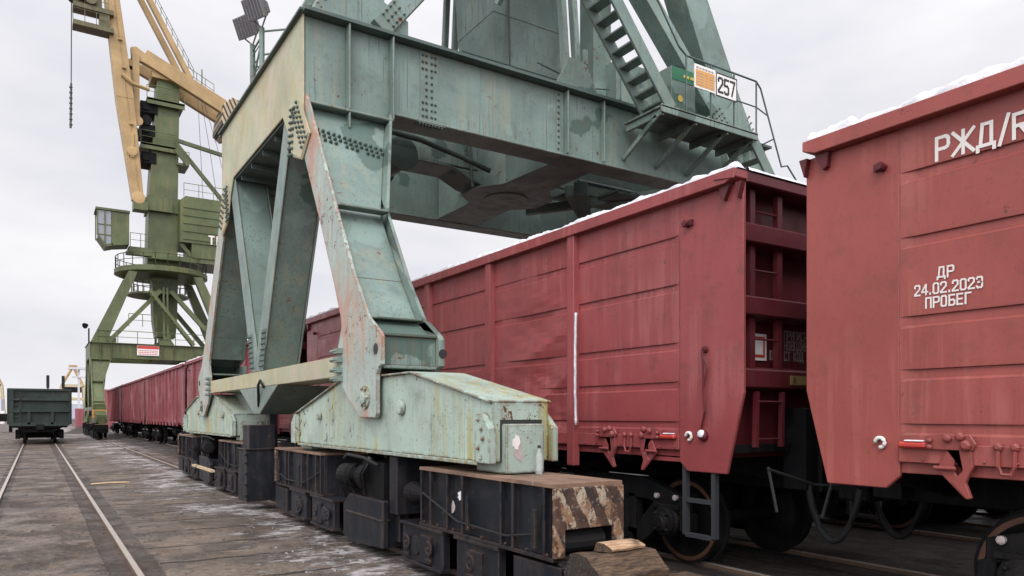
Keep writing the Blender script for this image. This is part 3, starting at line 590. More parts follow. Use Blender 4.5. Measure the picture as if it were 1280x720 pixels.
# ------------------------------------------------------------------ cranes: portal and base
XC, YC = 8.95, 14.35
def crane_portal(root, mats, tf0, detail, RZ=13.4):
    """portal frame on both rails; tf0 places the near crane's coordinates in the world"""
    P, PA, YE_, PR, DK, BG = mats['paint'], mats['pale'], mats['face'], mats['primer'], mats['dark'], mats['bogie']
    def tfs(fx, fy):
        def f(p):
            x = p.x if not fx else 2*XC - p.x; y = p.y if not fy else 2*YC - p.y
            return tf0(Vector((x, y, p.z)))
        return f
    bv = .012 if detail else 0
    for fx in (0, 1):
        t = tfs(fx, 0)
        # --- side beam along the rail
        m = MB(t); m.box(3.5, 4.6, 11.43, 17.27, 6.76, 7.98); m.mi = 1
        gus = [(11.37,8.0),(11.37,6.47),(11.03,6.02),(11.43,5.72),(11.98,5.93),(12.22,6.42),(12.5,6.735)]; m.prism(gus + [(2*YC-a, b_) for a, b_ in gus[::-1]], 'x', 3.47, 3.50)
        if detail and not fx:
            mm = m; m = MB(t)
            for sg in (0, 1):
                for j in range(8):
                    for i in range(4):
                        ya = 11.18 + .07*j + .10*i; za = 6.0 + .10*j - .05*i
                        yb = 11.98 - .085*j*.2 + .09*i - .3; zb = 5.92 + .10*j + .02*i
                        if i < 3: m.rivet((3.47, 2*YC-ya if sg else ya, za), (-1,0,0), .027, .03)
                        if i > 0: m.rivet((3.47, (2*YC-yb-.14) if sg else yb+.14, zb), (-1,0,0), .027, .03)
            bolts = m; m = mm
        b = m.build('side_beam', [P, YE_], root, bevel=bv)
        if detail and not fx:
            for q in (0, 1):
                bp = [(11.40,6.62),(11.10,6.04),(11.45,5.76),(11.95,5.96),(12.16,6.62),(11.9,6.86)]; bolts.mi = 1; bolts.prism([((2*YC-a) if q else a, z) for a, z in bp], 'x', 3.462, 3.471)
            bolts.build('bolt_group', [DK, YE_], root, b)
        m = MB(t); m.box(3.40, 4.7, 11.3, 17.4, 8.0, 8.035); m.build('beam_flange', DK, root, b)
        m = MB(t); m.box(3.51, 4.75, 12.2, 16.5, 6.70, 6.735)
        for k in range(5): m.box(3.55, 4.7, 12.4+.85*k, 12.43+.85*k, 6.60, 6.70)
        m.build('soffit_plate', DK, root, b)  # underside plate in a darker green than the beam
        # --- legs
        for fy in (0, 1):
            t2 = tfs(fx, fy); m = MB(t2)
            fr = [(11.32,6.72),(10.02,4.7),(9.28,3.6),(8.78,2.99),(8.40,2.76)]; bk = [(12.25,6.72),(11.40,5.75),(10.72,4.7),(10.05,3.6),(9.78,3.1)]
            outer = fr + [(8.34,2.70),(8.34,2.36),(8.44,2.33),(8.49,2.25),(8.49,1.76),(8.54,1.71),(9.05,1.71),(9.16,1.76),(9.55,2.0),(9.88,2.25),(9.89,2.67),(9.74,2.95)] + bk[::-1]
            m.mi = 1; m.prism(outer, 'x', 3.50, 3.55)
            m.mi = 0
            # inner plate: 4.9 at the top, 4.26 at the knee, 4.3 at the foot
            def xin(z): return 4.28 if z <= 4.7 else 4.28 + (z-4.7)/2.02*.62
            A = [(xin(z), y, z) for y, z in outer[:4]] ; 
            for (f0, b0, f1, b1) in zip(fr[:-1], bk[:-1], fr[1:], bk[1:]):
                def slab(xa, xb, f0=f0, b0=b0, f1=f1, b1=b1):
                    m.loft([(xa(f0[1]), f0[0], f0[1]), (xb(f0[1]), f0[0], f0[1]), (xb(b0[1]), b0[0], b0[1]), (xa(b0[1]), b0[0], b0[1])],
                           [(xa(f1[1]), f1[0], f1[1]), (xb(f1[1]), f1[0], f1[1]), (xb(b1[1]), b1[0], b1[1]), (xa(b1[1]), b1[0], b1[1])])
                slab(lambda z: xin(z), lambda z: xin(z)+.05)
                # front and back webs, set in from the plate edges
                for off, e0, e1 in ((.20, f0, f1), (-.10, b0, b1)):
                    m.loft([(3.552, e0[0]+off, e0[1]), (xin(e0[1])-.002, e0[0]+off, e0[1]), (xin(e0[1])-.002, e0[0]+off+.03, e0[1]), (3.552, e0[0]+off+.03, e0[1])],
                           [(3.552, e1[0]+off, e1[1]), (xin(e1[1])-.002, e1[0]+off, e1[1]), (xin(e1[1])-.002, e1[0]+off+.03, e1[1]), (3.552, e1[0]+off+.03, e1[1])])
            m.prism([(8.34,2.70),(8.34,2.36),(8.44,2.33),(8.49,2.25),(8.49,1.76),(8.54,1.71),(9.05,1.71),(9.55,2.0),(9.88,2.25),(9.88,2.95),(8.75,2.97),(8.40,2.76)], 'x', 4.28, 4.36)
            m.box(3.552, 4.278, 8.44, 8.47, 2.36, 2.72); m.box(3.552, 4.278, 8.40, 9.7, 2.72, 2.76); m.box(3.552, 4.278, 8.40, 9.7, 2.32, 2.36)
            m.beam((3.552, 10.06, 4.7), (4.30, 10.06, 4.7), .22, .035); m.beam((3.552, 8.9, 2.99), (4.27, 8.9, 2.99), .2, .03)
            lg = m.build('leg', [P, PR], root, bevel=bv)
            if detail:
                m = MB(t2)
                for i in range(14):
                    for j in range(3 if i % 4 else 2):
                        z_ = 6.12 - .085*j - .012*i; m.rivet((3.62+.083*i, 10.02+(z_-4.7)*.6436+.195, z_), (0,-1,.6), .026, .03)
                m.build('bolt_row', DK, root, lg); m = MB(t2)
                m.lathe((3.50, 8.85, 1.97), (-1,0,0), [(.15,0),(.15,.02),(.09,.022),(.09,.05),(.04,.06)], 18)
                for k in range(6): m.rivet((3.48, 8.85+.12*math.cos(k*1.047), 1.97+.12*math.sin(k*1.047)), (-1,0,0), .02, .02)
                m.lathe((3.50, 9.18, 1.98), (-1,0,0), [(.055,0),(.055,.004)], 12); m.build('pin_cap', mats['pale'], root, lg)
                m = MB(t2); m.lathe((3.498, 8.52, 2.56), (-1,0,0), [(.07,0),(.07,.004)], 16); m.build('lifting_hole', M['black'], root, lg); m = MB(t2); m.lathe((4.33, 8.339, 2.52), (0,-1,0), [(.06,0),(.06,.004)], 14); m.build('lifting_hole', M['black'], root, lg)  # flat black discs painted for the shade inside the lifting holes
                m = MB(t2)
                for z in (2.62, 2.50, 2.36, 2.24): m.tube([(3.44, 9.70, z), (3.44, 9.98, z)], .028, 6); m.box(3.42, 3.5, 9.68, 9.84, z-.035, z+.035)
                m.build('tie_bolts', P, root, lg)
            # --- V strut
            m = MB(t2)
            m.prism([(12.0,6.74),(12.5,6.74),(14.35,2.95),(14.35,2.56),(13.95,2.56)], 'x', 3.505, 3.53); m.prism([(12.0,6.74),(12.5,6.74),(14.35,2.95),(14.35,2.56),(13.95,2.56)], 'x', 4.15, 4.18)
            m.beam((3.84, 12.06, 6.74), (3.84, 14.0, 2.58), .62, .025, (1,0,0)) if False else None
            m.loft([(3.53,12.05,6.74),(4.15,12.05,6.74),(4.15,12.08,6.74),(3.53,12.08,6.74)], [(3.53,14.0,2.56),(4.15,14.0,2.56),(4.15,14.03,2.56),(3.53,14.03,2.56)])
            m.loft([(3.53,12.42,6.74),(4.15,12.42,6.74),(4.15,12.45,6.74),(3.53,12.45,6.74)], [(3.53,14.30,2.9),(4.15,14.30,2.9),(4.15,14.33,2.9),(3.53,14.33,2.9)])
            bolts = None
            if detail and not fx and not fy:
                mm = m; m = bolts = MB(t2)
                for j in range(7):
                    for i in range(2): m.rivet((3.505, 13.92+.14*i - .03*j, 2.66+.10*j), (-1,0,0), .026, .028); m.rivet((3.505, 14.78-.14*i + .03*j, 2.66+.10*j), (-1,0,0), .026, .028)
                m.prism([(13.86,2.62),(14.12,2.62),(14.0,3.32),(13.66,3.32)], 'x', 3.5005, 3.506); m.prism([(2*YC-a,b_) for a, b_ in ((13.86,2.62),(14.12,2.62),(14.0,3.32),(13.66,3.32))], 'x', 3.5005, 3.506)
                m = mm
            st_ = m.build('strut', P, root, bevel=bv)
            if bolts: bolts.build('bolt_group', DK, root, st_)
            # --- rocker beam under the leg
            m = MB(t2)
            side = [(5.92,1.30),(5.92,1.86),(7.68,2.22),(10.0,2.22),(12.12,1.76),(12.12,1.30)]
            m.prism(side, 'x', 3.60, 4.24)
            for x in (3.52, 4.24): m.prism([(5.86,1.29),(5.86,1.62),(6.02,1.76),(6.12,1.76),(6.12,1.29)], 'x', x, x+.08)
            for x in (3.52, 4.24): m.prism([(11.95,1.29),(11.95,1.76),(12.02,1.76),(12.18,1.62),(12.18,1.29)], 'x', x, x+.08)
            m.box(3.60-.05, 4.24+.05, 6.13, 11.94, 1.262, 1.298)
            for (a, z0), (b_, z1) in zip(side[1:4], side[2:5]): m.beam((3.92, a, z0+.012), (3.92, b_, z1+.012), .72, .022)
            if detail:
                m.lathe((3.598, 7.95, 1.83), (-1,0,0), [(.085,0),(.085,.05),(.05,.055)], 16)
                m.lathe((3.598, 10.9, 1.72), (-1,0,0), [(.05,0),(.05,.06)], 10)
                for k in range(5): m.rivet((3.52, 6.0+.05*math.sin(k*2), 1.34+.09*k), (-1,0,0), .018, .02)
            rk = m.build('rocker_beam', PA, root, bevel=.014 if detail else 0)
            m = MB(t2); m.box(3.70, 4.14, 5.84, 6.4, 1.19, 1.66); m.build('saddle_block', mats['saddle'], root, rk, bevel=bv); m = MB(t2); m.box(3.70, 4.14, 11.7, 12.2, 1.19, 1.62); m.build('saddle_block', mats['saddle'], root, rk, bevel=bv)
            m = MB(t2); m.box(3.68, 4.16, 5.915, 5.919, 1.30, 1.70); m.build('end_recess', M['black'], root, rk)  # flat black sheet painted for the shade inside the beam's open end
            # --- two wheel bogies under the rocker
            for yb, fl in ((6.10, 1), (11.95, -1)):
                def tb(p, fl=fl, yb=yb, t2=t2): return t2(Vector((p.x, yb + fl*p.y, p.z)))
                m = MB(tb); X0, X1 = 3.56, 4.24
                m.box(X0+.03, X0+.06, -1.22, 1.24, .57, 1.145); m.box(X1-.06, X1-.03, -1.22, 1.24, .57, 1.145)
                m.box(X0-.02, X1+.02, -1.22, 1.28, .535, .568)
                for s_ in (-1.10, -.62, -.42, .30, .62, 1.0, 1.22):
                    m.box(X0-.03, X0+.03, s_-.014, s_+.014, .57, 1.145); m.box(X1-.03, X1+.03, s_-.014, s_+.014, .57, 1.145)
                m.box(X0+.06, X1-.06, 1.2, 1.24, .57, 1.145)
                # axle carriers under the frame
                for a, b_ in ((-.35, .45), (.75, 1.75)):
                    m.box(X0+.0, X0+.08, a, b_, .12, .50); m.box(X1-.08, X1, a, b_, .12, .50); m.box(X0-.03, X1+.03, a-.02, b_+.02, .50, .533)
                    m.box(X0-.03, X0+.1, a, b_, .085, .12); m.box(X0-.035, X0, a+.25, a+.5, .14, .44)
                    m.lathe((X0-.0, (a+b_)/2+.12, .30), (-1,0,0), [(.11,0),(.11,.03),(.05,.035)], 12)
                m.box(X0, X0+.08, -1.3, -.6, .12, .50)
                if detail:
                    for a in (-1.16, -.86, -.52, -.1, .46, .81, 1.11):
                        for z in (.548,): m.rivet((X0-.028, a, z+.045), (-1,0,0), .016, .014)
                    for a in (.0, .9, 1.45): m.lathe((X0-.03, a+.12, .31), (-1,0,0), [(.085,0),(.085,.02),(.05,.02),(.05,.012),(.02,.012),(.02,.03)], 14); m.box(X0-.05, X0-.03, a+.05, a+.19, .17, .20)
                    for a in (-1.0, .15): m.box(X0-.045, X0-.02, a, a+.05, .62, .95)
                bo = m.build('rail_bogie', BG, root, bevel=.007 if detail else 0)
                m = MB(tb); m.box(X0-.03, X1+.03, -1.24, 1.25, 1.146, 1.178); m.build('top_plate', M['rusttop'], root, bo)
                m = MB(tb); m.prism([(X0-.03,.57),(X0-.03,1.145),(X1+.03,1.145),(X1+.03,.57),(X1-.08,.57),(X1-.08,.80),(X0+.08,.80),(X0+.08,.57)], 'y', -1.265, -1.225); m.build('buffer_plate', M['stripes'] if detail else BG, root, bo, bevel=.006 if detail else 0)
                m = MB(tb); m.tube([(X0+.12, -1.1, .68), (X1-.12, -1.1, .68)], .10, 12); m.build('buffer', M['rubber'], root, bo)
                for ya in (.05, 1.25): m = MB(tb); m.lathe((3.9, ya, .34), (1,0,0), [(.30,-.09),(.33,-.085),(.31,-.06),(.31,.06),(.33,.085),(.30,.09)], 24); m.build('rail_wheel', M['under'], root, bo)
                if detail:
                    m = MB(tb); m.tube([(X0-.01, -1.05, 1.0), (X0-.02, -.98, .74), (X0-.02, -.5, .66), (X0-.02, .4, .68), (X0-.02, 1.2, .9)], .012, 6); m.build('grease_line', M['rubber'], root, bo)
            # drive between the bogies
            m = MB(t2); m.prism([(8.35,.12),(8.35,.70),(9.5,.70),(9.72,.55),(9.72,.12),(9.4,.06)], 'x', 3.52, 3.60); m.box(3.60, 4.15, 8.4, 9.6, .12, .66); m.box(3.50, 3.62, 8.35, 9.6, .44, .47)
            m.beam((3.75, 8.30, .2), (3.75, 8.30, 1.2), .14, .14); m.box(3.6, 4.2, 8.12, 8.34, .55, 1.25)
            dr = m.build('drive_guard', BG, root, bevel=bv)
            m = MB(t2); m.lathe((3.55, 9.42, .95), (.15,-1,0), [(.10,-.22),(.15,-.2),(.15,.02),(.16,.03),(.16,.05),(.11,.06),(.09,.3),(.17,.32),(.17,.46)], 18); m.box(3.6, 4.1, 8.5, 9.2, .68, 1.15); m.build('drive_motor', M['under'], root, dr); m = MB(t2); m.lathe((3.62, 7.66, .86), (0,1,0), [(.05,-.3),(.13,-.02),(.13,.03),(.05,.05)], 16); m.build('spring_buffer', M['under'], root, dr)
            if detail:
                m = MB(t2); m.tube([(3.56,8.6,1.12),(3.5,8.9,1.2),(3.5,9.5,1.22),(3.6,9.9,1.15)], .022, 6); m.tube([(3.56,9.0,.72),(3.48,8.9,1.0),(3.55,8.8,1.2)], .018, 6); m.build('motor_cable', M['rubber'], root, dr, smooth=True)
                m = MB(t2)
                for k in range(7): m.lathe((3.55, 9.40-.03*k, .95), (.15,-1,0), [(.158,0),(.165,.004),(.158,.010)], 18, False)
                m.build('cooling_fins', M['under'], root, dr)
        # --- tie beam and the node under the V
        m = MB(t); m.box(3.5, 3.53, 9.9, 18.8, 2.27, 2.56); m.box(3.53, 4.1, 9.9, 18.8, 2.53, 2.555); m.box(3.53, 4.1, 9.9, 18.8, 2.275, 2.295); m.build('tie_beam', mats['tie'], root, bevel=bv)
        m = MB(t); m.prism([(12.9,2.27),(15.8,2.27),(14.55,1.76),(14.15,1.76)], 'x', 3.50, 3.53); m.loft([(3.53,12.9,2.27),(4.6,12.9,2.27),(4.6,15.8,2.27),(3.53,15.8,2.27)], [(3.53,14.15,1.76),(4.1,14.15,1.76),(4.1,14.55,1.76),(3.53,14.55,1.76)]); m.build('strut_node', P, root, bevel=bv)
    # --- cross beams (front and rear)
    for fy in (0, 1):
        t = tfs(0, fy); m = MB(t)
        m.box(4.95, 12.95, 11.40, 11.43, 6.755, 7.975); m.box(3.502, 4.95, 11.40, 11.43, 6.60, 7.975); m.box(12.95, 14.398, 11.40, 11.43, 6.60, 7.975)
        m.box(4.62, 13.28, 11.79, 11.82, 6.755, 7.975)
        m.box(4.9, 13.0, 11.31, 11.88, 6.71, 6.752)
        for x0_, x1_ in ((3.502, 4.93), (12.97, 14.398)): m.box(x0_, x1_, 11.22, 12.1, 6.56, 6.60)
        for x in (4.18, 4.93, 12.97, 13.72): m.box(x-.016, x+.016, 11.22, 11.40, 6.60, 7.975)
        for x in (8.55, 9.45): m.box(x-.016, x+.016, 11.26, 11.40, 6.755, 7.975)
        m.box(4.165, 4.195, 11.22, 11.40, 6.30, 6.56)
        bolts = None
        if detail and not fy:
            mm = m; m = bolts = MB(t)
            for xs_ in (5.65, 8.40):
                for j in range(10):
                    for dx in ((-.12,-.05,.05,.12) if (j < 3 or j > 6) and xs_ < 6 else (-.05,.05) if xs_ < 6 else (0,)): m.rivet((xs_+dx, 11.40, 6.85+.115*j), (0,-1,0), .022, .025)
            for k in range(16): m.rivet((5.45+.06*(k % 8), 11.34+.07*(k//8), 6.71), (0,0,-1), .022, .03)
            for k in range(16): m.rivet((5.45+.06*(k % 8), 11.34+.07*(k//8), 8.035), (0,0,1), .022, .03)
            m.mi = 1; m.box(5.48, 5.82, 11.392, 11.401, 6.78, 7.95); m.box(8.35, 8.45, 11.392, 11.401, 6.78, 7.95); m.box(5.4, 5.92, 11.31, 11.5, 6.70, 6.711); m.box(5.4, 5.92, 11.25, 11.5, 8.03, 8.037); m = mm
        cb = m.build('cross_beam', P, root, bevel=bv)
        if bolts: bolts.build('bolt_group', [DK, P], root, cb)
        m = MB(t); m.box(3.45, 14.45, 11.20, 11.92, 7.975+.002, 8.03); m.build('beam_flange', DK, root, cb)
    # --- centre hub: box with a cross shaped bottom plate
    t = tfs(0, 0); m = MB(t)
    cross = [(8.55,11.89),(9.55,11.89),(9.60,13.35),(10.1,13.95),(10.1,14.65),(9.65,15.1),(9.7,16.81),(8.55,16.81),(8.55,15.1),(8.05,14.65),(8.05,14.0),(8.45,13.45)]
    m.prism(cross, 'z', 6.72, 6.752); inner = [(9.08+(x-9.08)*.9, YC+(y-YC)*.995) for x, y in cross]; m.prism(inner, 'z', 6.752, 7.95)
    m.beam((8.06, 14.05, 6.76), (7.75, 13.75, 7.9), .05, .22)
    m.lathe((9.08, YC, 6.70), (0,0,1), [(.5,0),(.5,.018)], 28)
    m.build('centre_hub', P, root, bevel=bv)
    m = MB(t)
    for x0_, x1_ in ((4.62, 8.1), (10.05, 13.28)):
        m = MB(t); m.box(x0_, x1_, 13.95, 14.75, 7.05, 7.10); m.box(x0_, x1_, 13.97, 14.0, 7.10, 7.9); m.box(x0_, x1_, 14.7, 14.73, 7.10, 7.9); m.build('cross_arm', P, root, bevel=bv)
    m = MB(t); m.box(11.2, 13.6, 12.9, 13.6, 6.85, 6.90)
    for k in range(9): m.beam((11.2+.3*k, 12.9, 6.9), (11.2+.3*k, 13.6, 6.9), .04, .06)
    m.tube([(10.6,12.9,7.4),(13.3,12.9,7.4)], .03); m.tube([(10.6,13.6,7.2),(13.3,13.6,7.2)], .05); m.beam((10.2,13.0,6.8), (12.6,15.8,6.9), .3, .3); m.build('service_walkway', DK, root)
    if detail:
        m = MB(t); m.tube([(4.7,13.4,7.35),(6.5,13.5,7.3),(7.6,13.7,7.2),(8.2,13.6,7.0)], .055, 10); m.tube([(4.7,13.2,7.7),(8.4,13.1,7.6)], .05, 8); m.tube([(4.75,15.3,7.5),(7.4,15.0,7.45),(8.5,15.6,7.2)], .06, 8)
        m.build('pipe_run', DK, root, smooth=True)
        m = MB(t); m.lathe((6.2,13.95,7.02), (0,1,0), [(.12,-.3),(.34,-.28),(.34,-.24),(.26,-.22),(.26,.9),(.34,.92),(.34,.96),(.12,.98)], 20); m.build('cable_drum', DK, root)
        for q in (-1, 1):
            m = MB(t); xa = 8.3 if q < 0 else 9.85; m.prism([(xa,6.76),(xa+q*.35,6.85),(xa+q*.8,7.06),(xa+q*1.3,7.10),(xa,7.10)], 'y', 13.95, 14.75); m.build('haunch', P, root, bevel=bv)
        m = MB(t); m.beam((4.65,15.6,7.0), (6.9,16.85,7.2), .14, .14); m.build('wind_brace', P, root); m = MB(t); m.beam((4.65,13.2,7.1), (6.6,11.9,7.3), .14, .14); m.build('wind_brace', P, root)
        m = MB(t); m.beam((10.2,13.4,6.85), (12.8,15.9,6.95), .22, .25); m.build('wind_brace', P, root); m = MB(t); m.beam((10.3,15.3,6.85), (12.6,12.3,6.95), .16, .2); m.build('wind_brace', P, root)
        for k in range(3): m = MB(t); m.box(9.65, 9.95, 12.2+.35*k, 12.45+.35*k, 6.95, 7.4); m.build('junction_box', DK, root)
    # --- pyramid of legs up to the slewing ring
    for fx in (0, 1):
        for fy in (0, 1):
            t2 = tfs(fx, fy); m = MB(t2)
            m.loft([(3.60,11.50,8.035),(4.62,11.50,8.035),(4.62,12.1,8.035),(3.60,12.1,8.035)], [(6.2,11.75,RZ),(6.85,11.75,RZ),(6.85,12.3,RZ),(6.2,12.3,RZ)])
            m.prism([(3.58,8.036),(5.3,8.036),(5.3,8.42),(4.6,8.75),(4.3,9.2)], 'y', 11.47, 11.495)
            if detail and not fy:
                for i in range(3):
                    for j in range(5): m.rivet((3.62+.07*j+.05*i, 11.47+.03, 8.2+.13*j-.05*i), (0,-1,0), .025, .03)
            m.build('tower_leg', P, root, bevel=bv)
            m = MB(t2); m.beam((4.75, 11.56, 8.10), (8.55, 12.15, 12.9), .34, .42, (0,1,0))
            if detail and not fy:
                m.beam((4.72, 11.40, 8.07), (5.05, 11.45, 8.5), .05, .52, (1,0,.0)) if False else None
                for i in range(4):
                    for j in range(3): m.rivet((4.80+.09*j+.07*i, 11.365+.01*i, 8.36+.09*i-.075*j), (0,-1,0), .024, .03)
            m.build('brace', P, root, bevel=bv)
    for fy in (0, 1):
        t2 = tfs(0, fy); m = MB(t2)
        for x in (8.78, 9.06): m.beam((x, 11.62, 8.03), (x, 12.1, 13.2), .13, .16, (0,1,0))
        m.prism([(8.35,8.036),(9.55,8.036),(9.15,8.75),(8.75,8.75)], 'y', 11.50, 11.53); m.box(9.1, 9.22, 11.5, 11.56, 8.7, 9.0); m.build('king_post', P, root, bevel=bv)
    m = MB(tfs(0,0))
    m.loft([(8.40,13.62,8.95),(9.92,13.62,8.95),(9.92,15.0,8.95),(8.40,15.0,8.95)], [(8.22,13.5,10.4),(10.02,13.5,10.4),(10.02,15.1,10.4),(8.22,15.1,10.4)])
    m.loft([(8.22,13.5,10.4),(10.02,13.5,10.4),(10.02,15.1,10.4),(8.22,15.1,10.4)], [(8.1,13.4,RZ),(10.1,13.4,RZ),(10.1,15.2,RZ),(8.1,15.2,RZ)])
    m.box(8.8, 9.5, 14, 14.7, 7.95, 8.95); m.build('king_column', P, root, bevel=bv)
    if detail:
        m = MB(); m.tube([(8.62,13.48,8.98),(8.62,13.46,9.3),(8.50,13.40,13.2)], .02); m.tube([(8.30,14.9,9.2),(8.13,14.95,9.3),(8.1,14.95,11)], .014); m.tube([(10.02,13.55,9.2),(10.12,13.55,9.3),(10.12,13.55,10.6)], .014); m.build('conduit', M['rope'], root)
    m = MB(tfs(0,0)); m.lathe((XC, YC, RZ), (0,0,1), [(3.3,0),(3.6,.12),(3.6,.5),(3.45,.6),(1.2,.6)], 48); m.build('slewing_ring', P, root)
    return tfs(0, 0)

near = thing('portal_crane', 'huge grey green portal crane standing astride the red wagons', 'port crane', (XC, YC, 0), 'portal cranes')
MC = dict(paint=M['crane'], pale=M['crane_pale'], face=M['crane_yellow'], primer=M['crane_primer'], dark=M['crane_dark'], bogie=M['bogie'], saddle=M['crane_pale'], tie=M['crane_yellow'])
crane_portal(near, MC, ident, True)
def railing(mb, pts, h=1.05, r=.02, post=1.1, mid=True):
    pts = [Vector(p) for p in pts]; up = Vector((0,0,h))
    mb.tube([p+up for p in pts], r)
    if mid: mb.tube([p+up*.5 for p in pts], r*.75)
    for a, b in zip(pts[:-1], pts[1:]):
        n = max(1, round((b-a).length/post))
        for k in range(n+1):
            q = a + (b-a)*k/n; mb.tube([q, q+up], r)
def stair(mb, a, b, width_dir, w, n, st=.26):
    a = Vector(a); b = Vector(b); wd = Vector(width_dir).normalized()*w
    for o in (Vector((0,0,0)), wd): mb.beam(a+o, b+o, .05, st)
    hd = Vector((b.x-a.x, b.y-a.y, 0)).normalized()
    for k in range(n):
        p = a + (b-a)*(k+.5)/n; mb.beam(p, p+wd, .24, .035, (0,0,1)) if False else mb.loft([p-hd*.12, p+hd*.12, p+hd*.12+Vector((0,0,.035)), p-hd*.12+Vector((0,0,.035))], [q+wd for q in (p-hd*.12, p+hd*.12, p+hd*.12+Vector((0,0,.035)), p-hd*.12+Vector((0,0,.035)))])
# platform with the number plate, stairs up and down
m = MB(); m.box(9.95, 12.72, 10.2, 11.28, 7.60, 7.64); m.box(9.95, 12.72, 10.2, 10.24, 7.50, 7.66); m.box(12.68, 12.72, 10.24, 11.2, 7.5, 7.6)
for x in (10.0, 10.9, 11.8, 12.6): m.box(x, x+.06, 10.24, 11.28, 7.46, 7.6); m.beam((x+.03, 10.4, 7.5), (x+.03, 11.38, 6.95), .06, .1)
pf = m.build('platform', M['crane'], near, bevel=.008)
m = MB(); railing(m, [(10.62,10.22,7.66),(12.68,10.22,7.66)], 1.08, .019, .72); m.tube([(10.62,10.22,8.74),(10.4,10.2,8.85),(9.9,10.2,9.5),(8.3,10.2,11.35)], .019); m.tube([(12.68,10.22,8.74),(12.82,10.22,8.62),(13.5,10.22,7.1)], .019)
m.tube([(12.68,10.22,8.2),(13.05,10.22,8.1)], .014); m.tube([(13.25,10.22,7.65),(13.45,11.0,7.68)], .014); m.tube([(13.5,10.22,7.1),(13.7,10.22,7.16),(14.0,10.22,6.9)], .019); m.build('railing', M['crane_dark'], near, pf)
m = MB(); stair(m, (10.30,10.30,7.66), (7.6,10.30,10.9), (0,1,0), .62, 14); m.build('staircase', M['crane'], near)
m = MB(); stair(m, (12.74,10.35,7.58), (15.2,10.35,4.6), (0,1,0), .62, 12); m.box(15.1, 16.0, 10.2, 11.2, 4.5, 4.56); m.beam((14.5,11.0,4.7), (15.4,11.0,4.5), .1, .1); m.build('staircase', M['crane'], near)
m = MB(); m.box(7.2, 8.2, 10.1, 11.6, 10.85, 10.9); m.beam((7.8,10.9,10.85), (7.4,12,9.6), .1, .1); m.build('landing', M['crane'], near)
def flatbox(name, x0, x1, z0, z1, y, t, mat, root, parent): m = MB(); m.box(x0, x1, y, y+t, z0, z1); return m.build(name, mat, root, parent)
sg = flatbox('sign_board', 10.80, 11.385, 8.16, 8.62, 10.17, .02, M['signwhite'], near, None); sg['label'] = 'board with an orange printed table'
flatbox('orange_table', 10.83, 11.36, 8.20, 8.52, 10.166, .004, M['orange'], near, sg)
m = MB()
for i in range(5):
    for j, (a, b) in enumerate(((0,.2),(.24,.34),(.37,.5))): m.box(10.845+a, 10.845+b*.97, 10.163, 10.166, 8.23+.055*i, 8.245+.055*i)
for j in range(6): m.box(10.84+.085*j, 10.84+.085*j+.06, 10.163, 10.166, 8.545, 8.575)
m.build('print_lines', M['white_dim'], near, sg)
sg = flatbox('number_plate', 11.40, 12.02, 8.13, 8.60, 10.17, .02, M['signwhite'], near, None)
m = MB(); letters(m, '257', (11.475, 10.166, 8.225), UE, V, .28, .16, .8, .2); m.build('number', M['black'], near, sg)
m = MB(); m.box(11.40,12.02,10.163,10.166,8.13,8.15); m.box(11.40,12.02,10.163,10.166,8.58,8.60); m.box(11.40,11.42,10.163,10.166,8.15,8.58); m.box(12.0,12.02,10.163,10.166,8.15,8.58); m.build('border', M['black'], near, sg)
m = MB(); m.box(10.62, 11.30, 10.62, 11.18, 7.66, 8.72); cb = m.build('switch_cabinet', M['crane'], near, None, bevel=.01)
flatbox('green_band', 10.63, 11.29, 8.45, 8.71, 10.612, .008, M['green_bright'], near, cb)
m = MB(); m.lathe((10.86,10.612,8.1), (0,-1,0), [(.07,0),(.07,.004)], 12); m.box(10.95,11.1,10.604,10.611,8.54,8.60); m.box(11.14,11.24,10.604,10.611,8.54,8.60); m.build('paint_mark', M['yellow'], near, cb)
m = MB(); m.box(10.25, 10.75, 12.6, 13.1, 8.04, 13.4); m.build('cable_duct', M['crane'], near, bevel=.012)
m = MB(); m.box(10.60, 12.2, 12.25, 13.2, 8.04, 9.5); hs = m.build('equipment_house', M['crane'], near, bevel=.012)
m = MB(); m.box(10.72, 11.35, 12.22, 12.247, 8.1, 9.42); m.build('door', M['crane'], near, hs, bevel=.008)
m = MB(); m.lathe((10.9,12.218,9.25), (0,-1,0), [(.07,0),(.07,.002)], 10); m.lathe((10.93,12.218,9.05), (0,-1,0), [(.08,0),(.08,.002)], 10); m.build('paint_mark', M['yellow'], near, hs)
m = MB(); m.tube([(8.55,12.3,8.9),(9.9,12.3,8.7),(10.35,12.2,8.75)], .016)
railing(m, [(6.9,12.5,8.03),(10.2,12.5,8.03)], .75, .014, 1.2); m.tube([(6.6,11.9,8.05),(6.6,11.9,8.35),(8.0,12.2,8.6)], .012); railing(m, [(4.8,16.2,8.04),(13.2,16.2,8.04)], 1.0, .016, 1.4); m.build('deck_railing', M['crane_dark'], near)
